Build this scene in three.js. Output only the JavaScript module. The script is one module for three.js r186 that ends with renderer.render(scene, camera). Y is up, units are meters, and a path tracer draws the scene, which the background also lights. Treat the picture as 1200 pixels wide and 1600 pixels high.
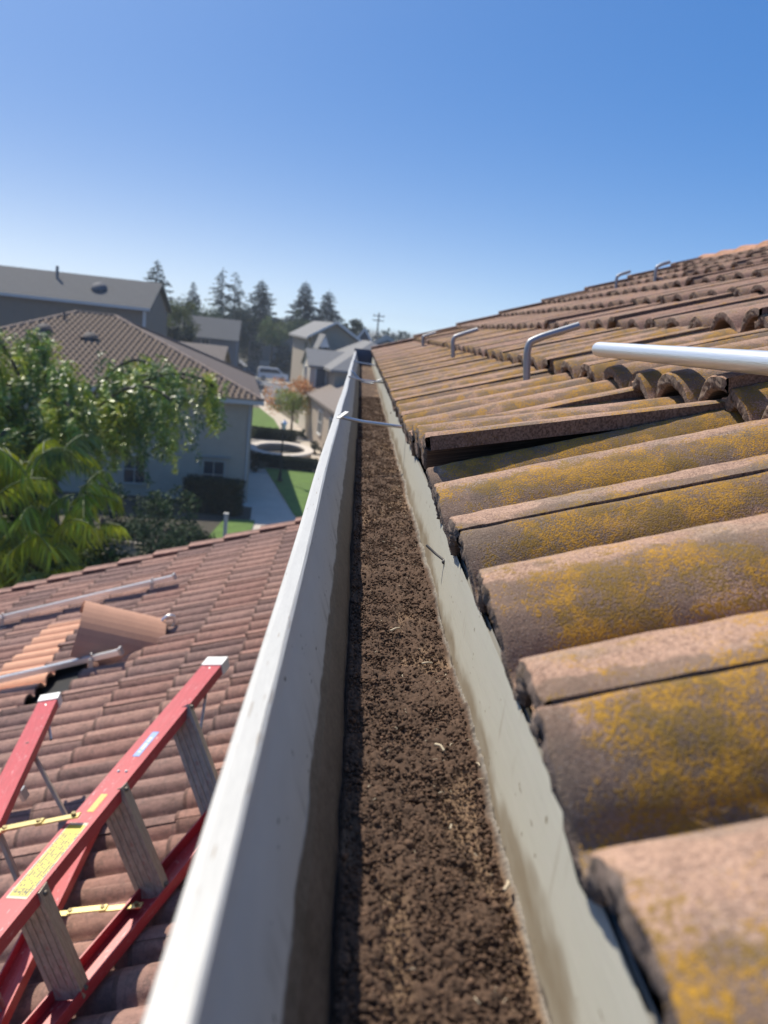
import * as THREE from 'three';
import { mergeGeometries, mergeVertices } from 'three/addons/utils/BufferGeometryUtils.js';
import { RoundedBoxGeometry } from 'three/addons/geometries/RoundedBoxGeometry.js';

// ---------------------------------------------------------------- camera, sky, sun, exposure
const scene = new THREE.Scene();
const camera = new THREE.PerspectiveCamera(67.38, 0.75, 0.01, 3000);
camera.matrixAutoUpdate = true;
{
  const b = new THREE.Matrix4().makeBasis(
    new THREE.Vector3(0.99406365, 0.10503726, 0.0283659),
    new THREE.Vector3(-0.09571744, 0.96823895, -0.23097945),
    new THREE.Vector3(-0.05172642, 0.22689316, 0.97254505));
  camera.quaternion.setFromRotationMatrix(b);
}
camera.position.set(0, 0, 0);
camera.focus = 0.85;
camera.userData.fStop = 7.4;
scene.add(camera);
const renderer = new THREE.WebGLRenderer({ antialias: true });
renderer.toneMapping = THREE.LinearToneMapping;
renderer.toneMappingExposure = 1.22;
renderer.shadowMap.enabled = true;
const SUN = new THREE.Vector3(-0.42, 0.775, -0.49).normalize();
{
  const W = 1024, H = 512, d = new Float32Array(W * H * 4), v = new THREE.Vector3();
  const zen = [0.012, 0.088, 0.30], mid = [0.030, 0.215, 0.64], hor = [0.34, 0.62, 0.84], pale = [0.80, 0.90, 0.94], low = [0.20, 0.19, 0.17];
  for (let j = 0; j < H; j++) for (let i = 0; i < W; i++) {
    const el = ((j + .5) / H - .5) * Math.PI, az = ((i + .5) / W - .5) * 2 * Math.PI;
    v.set(Math.cos(el) * Math.cos(az), Math.sin(el), Math.cos(el) * Math.sin(az));
    const c = v.dot(SUN), t = Math.max(0, Math.sin(el));
    const a = Math.exp(-t / 0.105), bq = Math.exp(-t / 0.55);
    const azs = 0.5 + 0.5 * (v.x * SUN.x + v.z * SUN.z) / (Math.hypot(v.x, v.z) * Math.hypot(SUN.x, SUN.z) + 1e-6);
    const glow = 0.6 * Math.exp((c - 1) / 0.08) + 0.15 * Math.exp((c - 1) / 0.35);
    const o = (j * W + i) * 4, hz = azs * azs * azs;
    for (let k = 0; k < 3; k++) {
      const h = hor[k] + (pale[k] - hor[k]) * hz;
      let s = zen[k] + (mid[k] - zen[k]) * bq; s = s + (h - s) * a;
      s += glow * [0.9, 0.95, 1.0][k] * (1 - 0.5 * a);
      if (el < 0) s = low[k] + (s - low[k]) * Math.exp(el / 0.02);
      d[o + k] = s;
    }
    d[o + 3] = 1;
  }
  const t = new THREE.DataTexture(d, W, H, THREE.RGBAFormat, THREE.FloatType);
  t.mapping = THREE.EquirectangularReflectionMapping; t.magFilter = t.minFilter = THREE.LinearFilter; t.wrapS = THREE.RepeatWrapping; t.needsUpdate = true;
  scene.background = t; scene.environment = t;
}
const sun = new THREE.DirectionalLight(new THREE.Color(1.0, 0.925, 0.79), 5.0);
sun.position.copy(SUN).multiplyScalar(60); sun.castShadow = true;
Object.assign(sun.shadow.camera, { left: -60, right: 60, top: 60, bottom: -60, near: 0.1, far: 300 });
sun.shadow.mapSize.set(4096, 4096);
scene.add(sun, sun.target);
scene.fog = new THREE.FogExp2(new THREE.Color(0.80, 0.88, 0.96), 0.0007);

// ---------------------------------------------------------------- helpers
let seed = 1234567;
const rnd = () => { seed = (seed + 0x6D2B79F5) | 0; let t = Math.imul(seed ^ (seed >>> 15), 1 | seed); t = (t + Math.imul(t ^ (t >>> 7), 61 | t)) ^ t; return ((t ^ (t >>> 14)) >>> 0) / 4294967296; };
const rr = (a, b) => a + (b - a) * rnd();
const used = {}, counts = new Map();
const numbered = (n) => { const k = used[n] = (used[n] ?? -1) + 1; return k ? `${n}_${String(k).padStart(3, '0')}` : n; };
function tag(o, label, category, group, kind) { if (label) o.userData.label = label; if (category) o.userData.category = category; if (group) o.userData.group = group; if (kind) o.userData.kind = kind; return o; }
function thing(name, label, category, pos = [0, 0, 0], turn = 0, group) { const o = new THREE.Group(); o.name = numbered(name); o.position.set(...pos); o.rotation.y = turn; tag(o, label, category, group); scene.add(o); return o; }
function part(name, geo, mat, parent, label) { const m = new THREE.Mesh(geo, mat); m.name = parent === scene ? numbered(name) : partName(parent, name); m.castShadow = m.receiveShadow = true; if (label) m.userData.label = label; parent.add(m); return m; }
function partName(parent, name) { if (!counts.has(parent)) counts.set(parent, {}); const c = counts.get(parent); const k = c[name] = (c[name] ?? -1) + 1; return k ? `${name}_${String(k).padStart(3, '0')}` : name; }
function sub(name, parent) { const g = new THREE.Group(); g.name = partName(parent, name); parent.add(g); return g; }
const V = (x, y, z) => new THREE.Vector3(x, y, z);
const clamp = (x, a = 0, b = 1) => Math.max(a, Math.min(b, x));
const ss = (a, b, x) => { const t = clamp((x - a) / (b - a)); return t * t * (3 - 2 * t); };
const lerp = (a, b, t) => a + (b - a) * t;
function h2(x, y, s) { let h = (Math.imul(x, 374761393) + Math.imul(y, 668265263) + Math.imul(s, 2147483647 ^ 974711)) | 0; h = Math.imul(h ^ (h >>> 13), 1274126177); h ^= h >>> 16; return (h >>> 0) / 4294967296; }
function vn(x, y, s, p = 0) { // value noise, period p in cells
  let xi = Math.floor(x), yi = Math.floor(y); const fx = x - xi, fy = y - yi, u = fx * fx * (3 - 2 * fx), v = fy * fy * (3 - 2 * fy);
  let x1 = xi + 1, y1 = yi + 1; if (p) { xi = ((xi % p) + p) % p; x1 = ((x1 % p) + p) % p; yi = ((yi % p) + p) % p; y1 = ((y1 % p) + p) % p; }
  const a = h2(xi, yi, s), b = h2(x1, yi, s), c = h2(xi, y1, s), d = h2(x1, y1, s);
  return a + (b - a) * u + (c - a) * v + (a - b - c + d) * u * v;
}
function fbm(x, y, s, o = 4, p = 0) { let r = 0, a = .5, n = 0; for (let i = 0; i < o; i++) { r += a * vn(x, y, s + i * 17, p); n += a; x *= 2; y *= 2; p *= 2; a *= .55; } return r / n; }
function worley(x, y, s) { const xi = Math.floor(x), yi = Math.floor(y); let m = 9; for (let j = -1; j < 2; j++) for (let i = -1; i < 2; i++) { const cx = xi + i + h2(xi + i, yi + j, s), cy = yi + j + h2(xi + i, yi + j, s + 7); const q = (x - cx) ** 2 + (y - cy) ** 2; if (q < m) m = q; } return Math.sqrt(m); }
const enc = (x) => { x = clamp(x); return 255 * (x <= 0.0031308 ? 12.92 * x : 1.055 * Math.pow(x, 1 / 2.4) - 0.055); };
function makeTex(W, H, fn, srgb, wrap = true) { // fn(u, v, out)
  const d = new Uint8Array(W * H * 4), o = [0, 0, 0];
  for (let j = 0; j < H; j++) for (let i = 0; i < W; i++) { fn(i / W, j / H, o); const k = (j * W + i) * 4; for (let c = 0; c < 3; c++) d[k + c] = srgb ? enc(o[c]) : 255 * clamp(o[c]); d[k + 3] = 255; }
  const t = new THREE.DataTexture(d, W, H); t.magFilter = THREE.LinearFilter; t.minFilter = THREE.LinearMipmapLinearFilter; t.generateMipmaps = true;
  t.wrapS = t.wrapT = wrap ? THREE.RepeatWrapping : THREE.ClampToEdgeWrapping; if (srgb) t.colorSpace = THREE.SRGBColorSpace; t.needsUpdate = true; return t;
}
function geoFrom(pos, idx, uv, col) { const g = new THREE.BufferGeometry(); g.setAttribute('position', new THREE.Float32BufferAttribute(pos, 3)); if (uv) g.setAttribute('uv', new THREE.Float32BufferAttribute(uv, 2)); if (col) g.setAttribute('color', new THREE.Float32BufferAttribute(col, 3)); g.setIndex(idx); g.computeVertexNormals(); return g; }
const flip = (ix) => ix.map((_, n, ar) => ar[n % 3 === 1 ? n + 1 : n % 3 === 2 ? n - 1 : n]);
function merged(list) { return mergeGeometries(list.map((g) => { const q = g.index ? g.toNonIndexed() : g; if (!q.attributes.uv) q.setAttribute('uv', new THREE.Float32BufferAttribute(new Float32Array(q.attributes.position.count * 2), 2)); for (const k of Object.keys(q.attributes)) if (!['position', 'normal', 'uv'].includes(k)) q.deleteAttribute(k); return q; })); }
// box with metric uv
function box(w, h, d, x = 0, y = 0, z = 0, bev = 0) { const g = bev ? new RoundedBoxGeometry(w, h, d, 2, bev) : new THREE.BoxGeometry(w, h, d); g.translate(x, y, z); return metric(g); }
function metric(g, s = 1) { if (g.index) g = g.toNonIndexed(); if (!g.attributes.normal) g.computeVertexNormals(); const p = g.attributes.position, n = g.attributes.normal, uv = new Float32Array(p.count * 2); for (let i = 0; i < p.count; i++) { const ax = Math.abs(n.getX(i)), ay = Math.abs(n.getY(i)), az = Math.abs(n.getZ(i)); const x = p.getX(i), y = p.getY(i), z = p.getZ(i); const [a, b] = ay > ax && ay > az ? [x, z] : ax > az ? [z, y] : [x, y]; uv[2 * i] = a * s; uv[2 * i + 1] = b * s; } g.setAttribute('uv', new THREE.BufferAttribute(uv, 2)); return g; }
// sweep a polyline [[x,y],...] along z (from z0 to z1); faceted across the profile, wob(z) shifts it
function sweep(pl, z0, z1, n, vs = 1, wob = null) {
  const out = [];
  let acc = 0; const tot = pl.reduce((s, p, i) => i ? s + Math.hypot(p[0] - pl[i - 1][0], p[1] - pl[i - 1][1]) : 0, 0);
  for (let k = 0; k + 1 < pl.length; k++) {
    const [ax, ay] = pl[k], [bx, by] = pl[k + 1], L = Math.hypot(bx - ax, by - ay), pos = [], uv = [], idx = [];
    for (let i = 0; i <= n; i++) { const z = lerp(z0, z1, i / n), wa = wob ? wob(z, k) : [0, 0], wb = wob ? wob(z, k + 1) : [0, 0]; pos.push(ax + wa[0], ay + wa[1], z, bx + wb[0], by + wb[1], z); uv.push(z * vs, acc / tot, z * vs, (acc + L) / tot); if (i) { const q = 2 * i; idx.push(q - 2, q - 1, q, q - 1, q + 1, q); } }
    out.push(geoFrom(pos, idx, uv)); acc += L;
  }
  return merged(out);
}
function tube(pts, r, seg = 24, rad = 8) { return new THREE.TubeGeometry(new THREE.CatmullRomCurve3(pts.map((p) => V(...p)), false, 'catmullrom', 0.2), seg, r, rad, false); }
function bar(a, b, w, h, up = V(0, 1, 0), bev = 0) { // box from a to b; w across, h along up
  const A = V(...a), B = V(...b), z = B.clone().sub(A), L = z.length(); z.normalize(); const x = up.clone().cross(z).normalize(), y = z.clone().cross(x);
  const g = bev ? new RoundedBoxGeometry(w, h, L, 2, bev) : new THREE.BoxGeometry(w, h, L); metric(g); const g2 = g.index ? g.toNonIndexed() : g;
  g2.applyMatrix4(new THREE.Matrix4().makeBasis(x, y, z).setPosition(A.clone().add(B).multiplyScalar(.5))); return g2;
}
const std = (c, rough = .8, extra = {}) => new THREE.MeshStandardMaterial({ color: Array.isArray(c) ? new THREE.Color().setRGB(...c) : c, roughness: rough, ...extra });

// ---------------------------------------------------------------- upper house: gutter, tiles
const PITCH = 0.388, TILT = Math.atan(0.305), S = 0.153, HROLL = 0.046, TH = 0.019;
const NX = 0.0965, NY = -0.155, EX = 0.352, ZEND = -6.75; // first nose crest, horizontal exposure, gable end
const MET = (r, g, b, rough) => new THREE.MeshStandardMaterial({ color: new THREE.Color().setRGB(r, g, b), roughness: rough, metalness: 0.9 });

// painted sheet metal: fine mottling, scratches; the dirty band and stains sit where the photograph shows them
const paintBump = makeTex(512, 512, (u, v, o) => { o[0] = o[1] = o[2] = 0.6 * fbm(u * 24, v * 24, 5, 4, 24) + 0.4 * fbm(u * 120, v * 120, 9, 2, 120); }, false);
const lipTex = makeTex(1024, 256, (u, v, o) => {
  const n = fbm(u * 40, v * 5, 3, 4, 40), f = vn(u * 300, v * 60, 8, 300), g = fbm(u * 9, v * 2, 12, 3, 9);
  let c = 0.53 + 0.06 * (n - .5) + 0.05 * (f - .5);
  const spot = ss(.80, .86, fbm(u * 70, v * 14, 31, 2, 70));
  o[0] = lerp(c * 1.02, .30, spot * .8); o[1] = lerp(c * .99, .22, spot * .8); o[2] = lerp(c * .90, .13, spot * .8);
  const seam = Math.abs(v - .80 - .06 * (fbm(u * 16, 1, 77, 3, 16) - .5)) < .012 ? 1 : 0;
  const k = 1 - .55 * seam * ss(.3, .5, g); o[0] *= k; o[1] *= k; o[2] *= k;
}, true);
const innerTex = makeTex(2048, 512, (u, v, o) => { // v 0 at the lip, 1 at the soil
  const n = fbm(u * 60, v * 8, 3, 4, 60), drip = fbm(u * 90, v * 1.2, 21, 3, 90), line = .53 + .05 * (fbm(u * 26, 0.5, 44, 4, 26) - .5) + .03 * (drip - .5);
  const d = ss(line - .02, line + .015, v), st = ss(.52, .75, drip) * ss(.25, .6, v) * .55, grit = fbm(u * 420, v * 60, 61, 3, 420);
  const c = .46 + .06 * (n - .5), k = Math.max(d, st);
  const q = .055 + .08 * (grit - .35) + .05 * (n - .5);
  o[0] = lerp(c * 1.02, q * 1.15, k); o[1] = lerp(c * .98, q * .88, k); o[2] = lerp(c * .89, q * .70, k);
  const fl = ss(.87, .9, fbm(u * 200, v * 26, 71, 2, 200)) * (1 - d); o[0] = lerp(o[0], .05, fl); o[1] = lerp(o[1], .045, fl); o[2] = lerp(o[2], .03, fl);
}, true);
const backTex = makeTex(2048, 512, (u, v, o) => { // v 0 at the soil, 1 at the top
  const n = fbm(u * 50, v * 9, 13, 4, 50), sm = fbm(u * 26, v * 3, 88, 4, 26), run = fbm(u * 160, v * 1.5, 93, 3, 160);
  const e = .40 + .44 * (sm - .45), st = ss(e + .10, e - .10, v) * (.55 + .5 * n), crust = ss(.23, .19, v + .05 * (vn(u * 400, v * 9, 5, 400) - .5));
  let r = .55 + .03 * (n - .5), g = .535 + .03 * (n - .5), b = .455 + .03 * (n - .5);
  const q = clamp(st); r = lerp(r, .27, q); g = lerp(g, .215, q); b = lerp(b, .145, q);
  const rn = ss(.74, .86, run) * .35; r = lerp(r, .33, rn); g = lerp(g, .28, rn); b = lerp(b, .21, rn);
  const fl = ss(.86, .9, fbm(u * 230, v * 26, 171, 2, 230)); r = lerp(r, .2, fl); g = lerp(g, .16, fl); b = lerp(b, .1, fl);
  o[0] = lerp(r, .15, crust); o[1] = lerp(g, .13, crust); o[2] = lerp(b, .105, crust);
}, true);
const WX = 0.115, SOIL = -0.295;
{
  const g = thing('rain_gutter', 'pale grey metal rain gutter full of brown soil along the eave of the tiled roof', 'gutter');
  const lipM = new THREE.MeshStandardMaterial({ map: lipTex, roughness: .42, bumpMap: paintBump, bumpScale: .00018 });
  const innM = new THREE.MeshStandardMaterial({ map: innerTex, roughness: .55, bumpMap: paintBump, bumpScale: .00018 });
  const bakM = new THREE.MeshStandardMaterial({ map: backTex, roughness: .5, bumpMap: paintBump, bumpScale: .00018 });
  const wob = (z) => [0.0012 * Math.sin(z * 2.1 + 1) + .0006 * Math.sin(z * 7.3), 0.0009 * Math.sin(z * 1.7)];
  part('lip', sweep([[-.0275, -.1885], [-.0268, -.1862], [-.0285, -.1848], [-.0375, -.1850], [-.0405, -.1856], [-.0412, -.1875], [-.0405, -.193]].reverse(), .5, ZEND + .05, 160, 1 / 1.4, wob), lipM, g);
  part('front_panel', sweep([[-.0275, -.1885], [-.0242, -.200], [-.0135, -.230], [-.0050, -.254], [.0005, -.262], [.0120, -.283], [.0165, -.2955], [.020, -.31]], .5, ZEND + .05, 160, 1 / 1.6, wob), innM, g);
  part('outer_face', sweep([[-.0405, -.193], [-.0385, -.215], [-.030, -.240], [-.012, -.262], [-.006, -.30], [-.004, -.345], [.02, -.352], [.115, -.352]].reverse(), .5, ZEND + .05, 120, 1 / 1.4, wob), std([.50, .495, .47], .5), g);
  part('back_panel', sweep([[WX, -.312], [WX - .0005, -.27], [WX + .0004, -.206]], .5, ZEND + .05, 200, 1 / 1.6, (z) => [.0010 * Math.sin(z * 3.1) + .0007 * Math.sin(z * 11), .0012 * Math.sin(z * 5.3)]), bakM, g);
  part('drip_edge', sweep([[WX + .002, -.226], [WX + .004, -.207]], .5, ZEND + .05, 80, 1, (z) => [.001 * Math.sin(z * 6), .001 * Math.sin(z * 4.1)]), std([.36, .35, .33], .6), g);
  part('end_cap', box(.165, .19, .003, .038, -.255, ZEND + .05), std([.10, .11, .14], .5), g);
  // spike straps across the trough
  const strapM = MET(.62, .62, .60, .38);
  const strap = (z, sag, yaw, extra) => { const s = part('strap', tube([[-.030, -.181, z], [-.022, -.1835, z + yaw * .1], [.02, -.190 - sag, z + yaw * .4], [.07, -.193 - sag, z + yaw * .7], [WX + .002, -.196, z + yaw]], .0038, 24, 8), strapM, g); if (extra) { part('strap_end', bar([-.031, -.1845, z + .012], [-.014, -.173, z - .018], .009, .003), strapM, s); } return s; };
  strap(-1.62, .000, -.045, true); strap(-3.0, .001, -.1); strap(-3.45, .03, .06); strap(-4.6, 0, 0);
  // nail sticking out of the back panel
  const nl = part('nail', tube([[WX, -.235, -.800], [WX - .010, -.231, -.812], [WX - .020, -.225, -.822]], .0016, 6, 6), std([.09, .08, .075], .6), g);
  part('nail_head', new THREE.SphereGeometry(.0032, 8, 6).translate(WX - .001, -.2355, -.7995), std([.12, .11, .10], .6), nl);
  part('screw_head', new THREE.SphereGeometry(.004, 8, 6).translate(WX, -.236, -2.35), std([.06, .05, .045], .6), g);
}
// soil
{
  const pos = [], idx = [], col = [], zs = [];
  for (let z = .16; z > ZEND + .055;) { zs.push(z); const d = Math.max(.30, -z + .05); z -= .00085 * (d / .32) * (d > 1.2 ? 1.25 : 1); }
  const NXS = 128, x0 = .013, x1 = WX + .001;
  zs.forEach((z, i) => {
    for (let k = 0; k <= NXS; k++) {
      const t = k / NXS, x = lerp(x0, x1, t), wx = x + .004 * (vn(x * 130, z * 130, 2) - .5), wz = z + .004 * (vn(x * 130, z * 130, 3) - .5);
      const big = fbm(x * 16, z * 12, 4, 3), sandy = .85 * ss(.62, .76, fbm(x * 22 + 3, z * 9, 11, 3) + .32 * ss(.6, .95, t) * ss(-.6, -.28, z));
      const far = ss(1.5, 4, -z);
      let h = .016 * (big - .5);
      const w1 = worley(wx * 175, wz * 175, 5), w2 = worley(wx * 340, wz * 340, 6), w3 = worley(x * 620, z * 620, 8);
      const lumps = ss(.25, .7, fbm(x * 45, z * 45, 33, 2));
      h += (1 - sandy * .75) * (.0046 * (.25 + .75 * lumps) * Math.sqrt(Math.max(0, 1 - w1 * w1 * 1.5)) + .0042 * Math.sqrt(Math.max(0, 1 - w2 * w2 * 1.3)));
      h += .0022 * (1 - w3) * (1 - far);
      h += .006 * ss(.93, 1, t) * (.4 + fbm(z * 60, 2, 41, 3)) - .010 * ss(.05, 0, t);
      pos.push(x, SOIL - .004 + h, z);
      const tint = .75 + .5 * fbm(x * 60, z * 60, 51, 3), edge = ss(.945, .985, t + .02 * (vn(x * 300, z * 80, 3) - .5)), fleck = h2(Math.floor(x * 900), Math.floor(z * 900), 9) > .993 ? 1.7 : 1;
      let c = [.084 * tint, .049 * tint, .031 * tint]; const sc = [.30, .195, .12];
      c = c.map((q, m) => lerp(lerp(q, sc[m] * (.8 + .3 * tint - .3), sandy * .75), [.23, .21, .18][m] * tint, edge * .9) * fleck);
      col.push(...c);
    }
    if (i) for (let k = 0; k < NXS; k++) { const a = (i - 1) * (NXS + 1) + k, b = a + NXS + 1; idx.push(a, a + 1, b, a + 1, b + 1, b); }
  });
  const m = new THREE.Mesh(geoFrom(pos, idx, null, col), new THREE.MeshStandardMaterial({ vertexColors: true, roughness: 1 }));
  m.name = 'gutter_soil'; m.castShadow = m.receiveShadow = true; tag(m, 'dark brown crumbly soil lying in the gutter trough', 'soil', null, 'stuff'); scene.add(m);
  // clods
  const cg = mergeVertices(new THREE.IcosahedronGeometry(1, 1)); { const p = cg.attributes.position; for (let i = 0; i < p.count; i++) { const k = .75 + .5 * rnd(); p.setXYZ(i, p.getX(i) * k, p.getY(i) * k * .8, p.getZ(i) * k); } cg.computeVertexNormals(); }
  const N = 70000, im = new THREE.InstancedMesh(cg, std([1, 1, 1], 1), N), M = new THREE.Matrix4(), q = new THREE.Quaternion(), C = new THREE.Color();
  for (let i = 0; i < N; i++) {
    const u = rnd(), z = .12 - (Math.pow(u, 1.9) * 3.6), x = lerp(.018, WX - .006, rnd()), sandy = fbm(x * 22 + 3, z * 9, 11, 3) + .16 * ss(.6, .95, (x - .013) / .1) * ss(-.55, -.2, z);
    let r = rr(.0005, .0017) * (rnd() < .06 ? 1.9 : 1); if (sandy > .62 && rnd() < .75) r *= .45;
    const y = SOIL - .004 + .016 * (fbm(x * 16, z * 12, 4, 3) - .5) + rr(.0040, .0092);
    q.setFromEuler(new THREE.Euler(rnd() * 6, rnd() * 6, rnd() * 6)); M.compose(V(x, y, z), q, V(r, r * rr(.7, 1), r)); im.setMatrixAt(i, M);
    const t = rr(.55, 1.7); C.setRGB(.084 * t, .049 * t, .031 * t); im.setColorAt(i, C);
  }
  im.name = 'soil_clods'; im.castShadow = im.receiveShadow = true; tag(im, 'small loose brown clods scattered over the gutter soil', 'soil clods', null, 'stuff'); scene.add(im);
  // pale chaff, seeds and twigs
  const list = [];
  for (let i = 0; i < 230; i++) {
    const z = .02 - Math.pow(rnd(), 1.7) * 3.5, x = lerp(.02, WX - .004, Math.pow(rnd(), .7)), L = rr(.0007, .0024), a = rnd() * 6.28, y = SOIL + rr(.005, .0085);
    const g = tube([[-L, 0, 0], [0, L * rr(.1, .5), L * rr(-.3, .3)], [L, L * rr(-.2, .3), 0]], L * rr(.12, .32), 5, 5); g.rotateY(a); g.translate(x, y, z); list.push(g);
  }
  for (const [x, z, L, a] of [[.088, -.645, .005, .3], [.085, -.50, .005, 2.2], [.062, -.72, .007, .8], [.108, -.36, .004, 1.1], [.105, -.19, .006, .2]]) { const g = tube([[-L, 0, 0], [0, L * .25, L * .2], [L, 0, 0]], .0011, 8, 5); g.rotateY(a); g.translate(x, SOIL + .008, z); list.push(g); }
  const dm = new THREE.Mesh(merged(list), std([.50, .42, .30], .9)); dm.name = 'plant_debris'; dm.castShadow = dm.receiveShadow = true; tag(dm, 'pale seed husks and chaff scattered on the gutter soil', 'plant debris', null, 'stuff'); scene.add(dm);
}

// ---- concrete roof tiles
const TL = 0.425, SPAN = 2 * S + .030, JO = .025; // tile length, width with underlap, joint offset from the roll crest
function rollH(w) { w = ((w / S) % 1 + 1.5) % 1 - .5; const a = Math.abs(w) / .44; return a >= 1 ? 0 : HROLL * Math.pow(1 - Math.pow(a, 2.15), .72); }
function profile(s) { // s 0 at the near joint, growing away from the camera
  let y = rollH(s - JO) + .0012 * (1 - ss(0, .03, s)); if (s > 2 * S) y -= .017 * ss(2 * S, 2 * S + .022, s); return y;
}
const th = (s) => .0105 + .0085 * Math.min(1, rollH(s - JO) / HROLL * 1.6);
function tileGeo(np, nl, sd) { // local: x up the slope from the nose, y up, z = -s
  const xs = [0, .0007, .0022, .008]; for (let i = 1; i <= nl; i++) xs.push(.008 + (TL - .008) * i / nl);
  const drop = [.0018, .0006, .0001, 0], top = { p: [], i: [], u: [] }, bot = { p: [], i: [] , u: [] }, fr = { p: [], i: [], u: [] };
  const prof = []; let arc = 0; for (let k = 0; k <= np; k++) { const s = SPAN * k / np, y = profile(s); if (k) arc += Math.hypot(s - prof[k - 1][0], y - prof[k - 1][1]); prof.push([s, y, arc]); }
  const rough = (s, x) => .0022 * (fbm(s * 90 + sd, x * 60, sd, 3) - .5) * (np > 50 ? 1 : .5), nose = (s, j) => (j < 2 ? .0025 * (vn(s * 160, sd * 3.1, sd + 4) - .5) + .004 * (fbm(s * 26, sd, sd + 5, 2) - .5) : 0);
  for (let j = 0; j < xs.length; j++) for (let k = 0; k <= np; k++) {
    const [s, y, a] = prof[k], n0 = prof[Math.max(0, k - 1)], n1 = prof[Math.min(np, k + 1)], dl = Math.hypot(n1[0] - n0[0], n1[1] - n0[1]), ny = (n1[0] - n0[0]) / dl, nz = (n1[1] - n0[1]) / dl;
    const d = (drop[j] ?? 0) - rough(s, xs[j]); top.p.push(xs[j] + nose(s, j), y - d * ny, -(s + d * nz)); top.u.push(a / .42, xs[j] / .45 + .02);
    if (j && k) { const A = (j - 1) * (np + 1) + k - 1, B = A + np + 1; top.i.push(A, B, A + 1, A + 1, B, B + 1); }
  }
  for (let k = 0; k <= np; k++) { // broken front face and underside
    const [s, y, a] = prof[k], n0 = prof[Math.max(0, k - 1)], n1 = prof[Math.min(np, k + 1)], dl = Math.hypot(n1[0] - n0[0], n1[1] - n0[1]), ny = (n1[0] - n0[0]) / dl, nz = (n1[1] - n0[1]) / dl, F = 5;
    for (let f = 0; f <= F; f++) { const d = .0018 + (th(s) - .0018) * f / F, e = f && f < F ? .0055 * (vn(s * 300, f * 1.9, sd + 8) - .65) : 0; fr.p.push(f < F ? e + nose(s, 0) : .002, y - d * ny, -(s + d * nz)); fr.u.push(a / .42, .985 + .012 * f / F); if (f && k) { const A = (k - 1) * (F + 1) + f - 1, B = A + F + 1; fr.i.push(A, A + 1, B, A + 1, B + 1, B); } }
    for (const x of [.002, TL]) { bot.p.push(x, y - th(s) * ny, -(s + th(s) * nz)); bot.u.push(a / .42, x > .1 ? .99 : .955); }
    if (k) { const A = 2 * (k - 1); bot.i.push(A, A + 1, A + 2, A + 1, A + 3, A + 2); }
  }
  const g = [geoFrom(top.p, top.i, top.u), geoFrom(fr.p, flip(fr.i), fr.u), geoFrom(bot.p, flip(bot.i), bot.u)];
  for (const k of [0, np]) { const [s, y] = prof[k], [s2, y2] = prof[k ? np - 1 : 1], dl = Math.hypot(s2 - s, y2 - y), ny = Math.abs(s2 - s) / dl, nz = (y2 - y) / (s2 - s || 1) * ny; const b = [[.004, y - .0065 * ny, -(s + .0065 * nz)], [TL, y, -s], [TL, y - th(s) * ny, -(s + th(s) * nz)], [.004, y - th(s) * ny, -(s + th(s) * nz)], [.004, y, -s]]; g.push(geoFrom([...b[4], ...b[1], ...b[2], ...b[3]], k ? [0, 2, 1, 0, 3, 2] : [0, 1, 2, 0, 2, 3], [0, .96, .9, .96, .9, .99, 0, .99])); }
  return merged(g);
}
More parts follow.
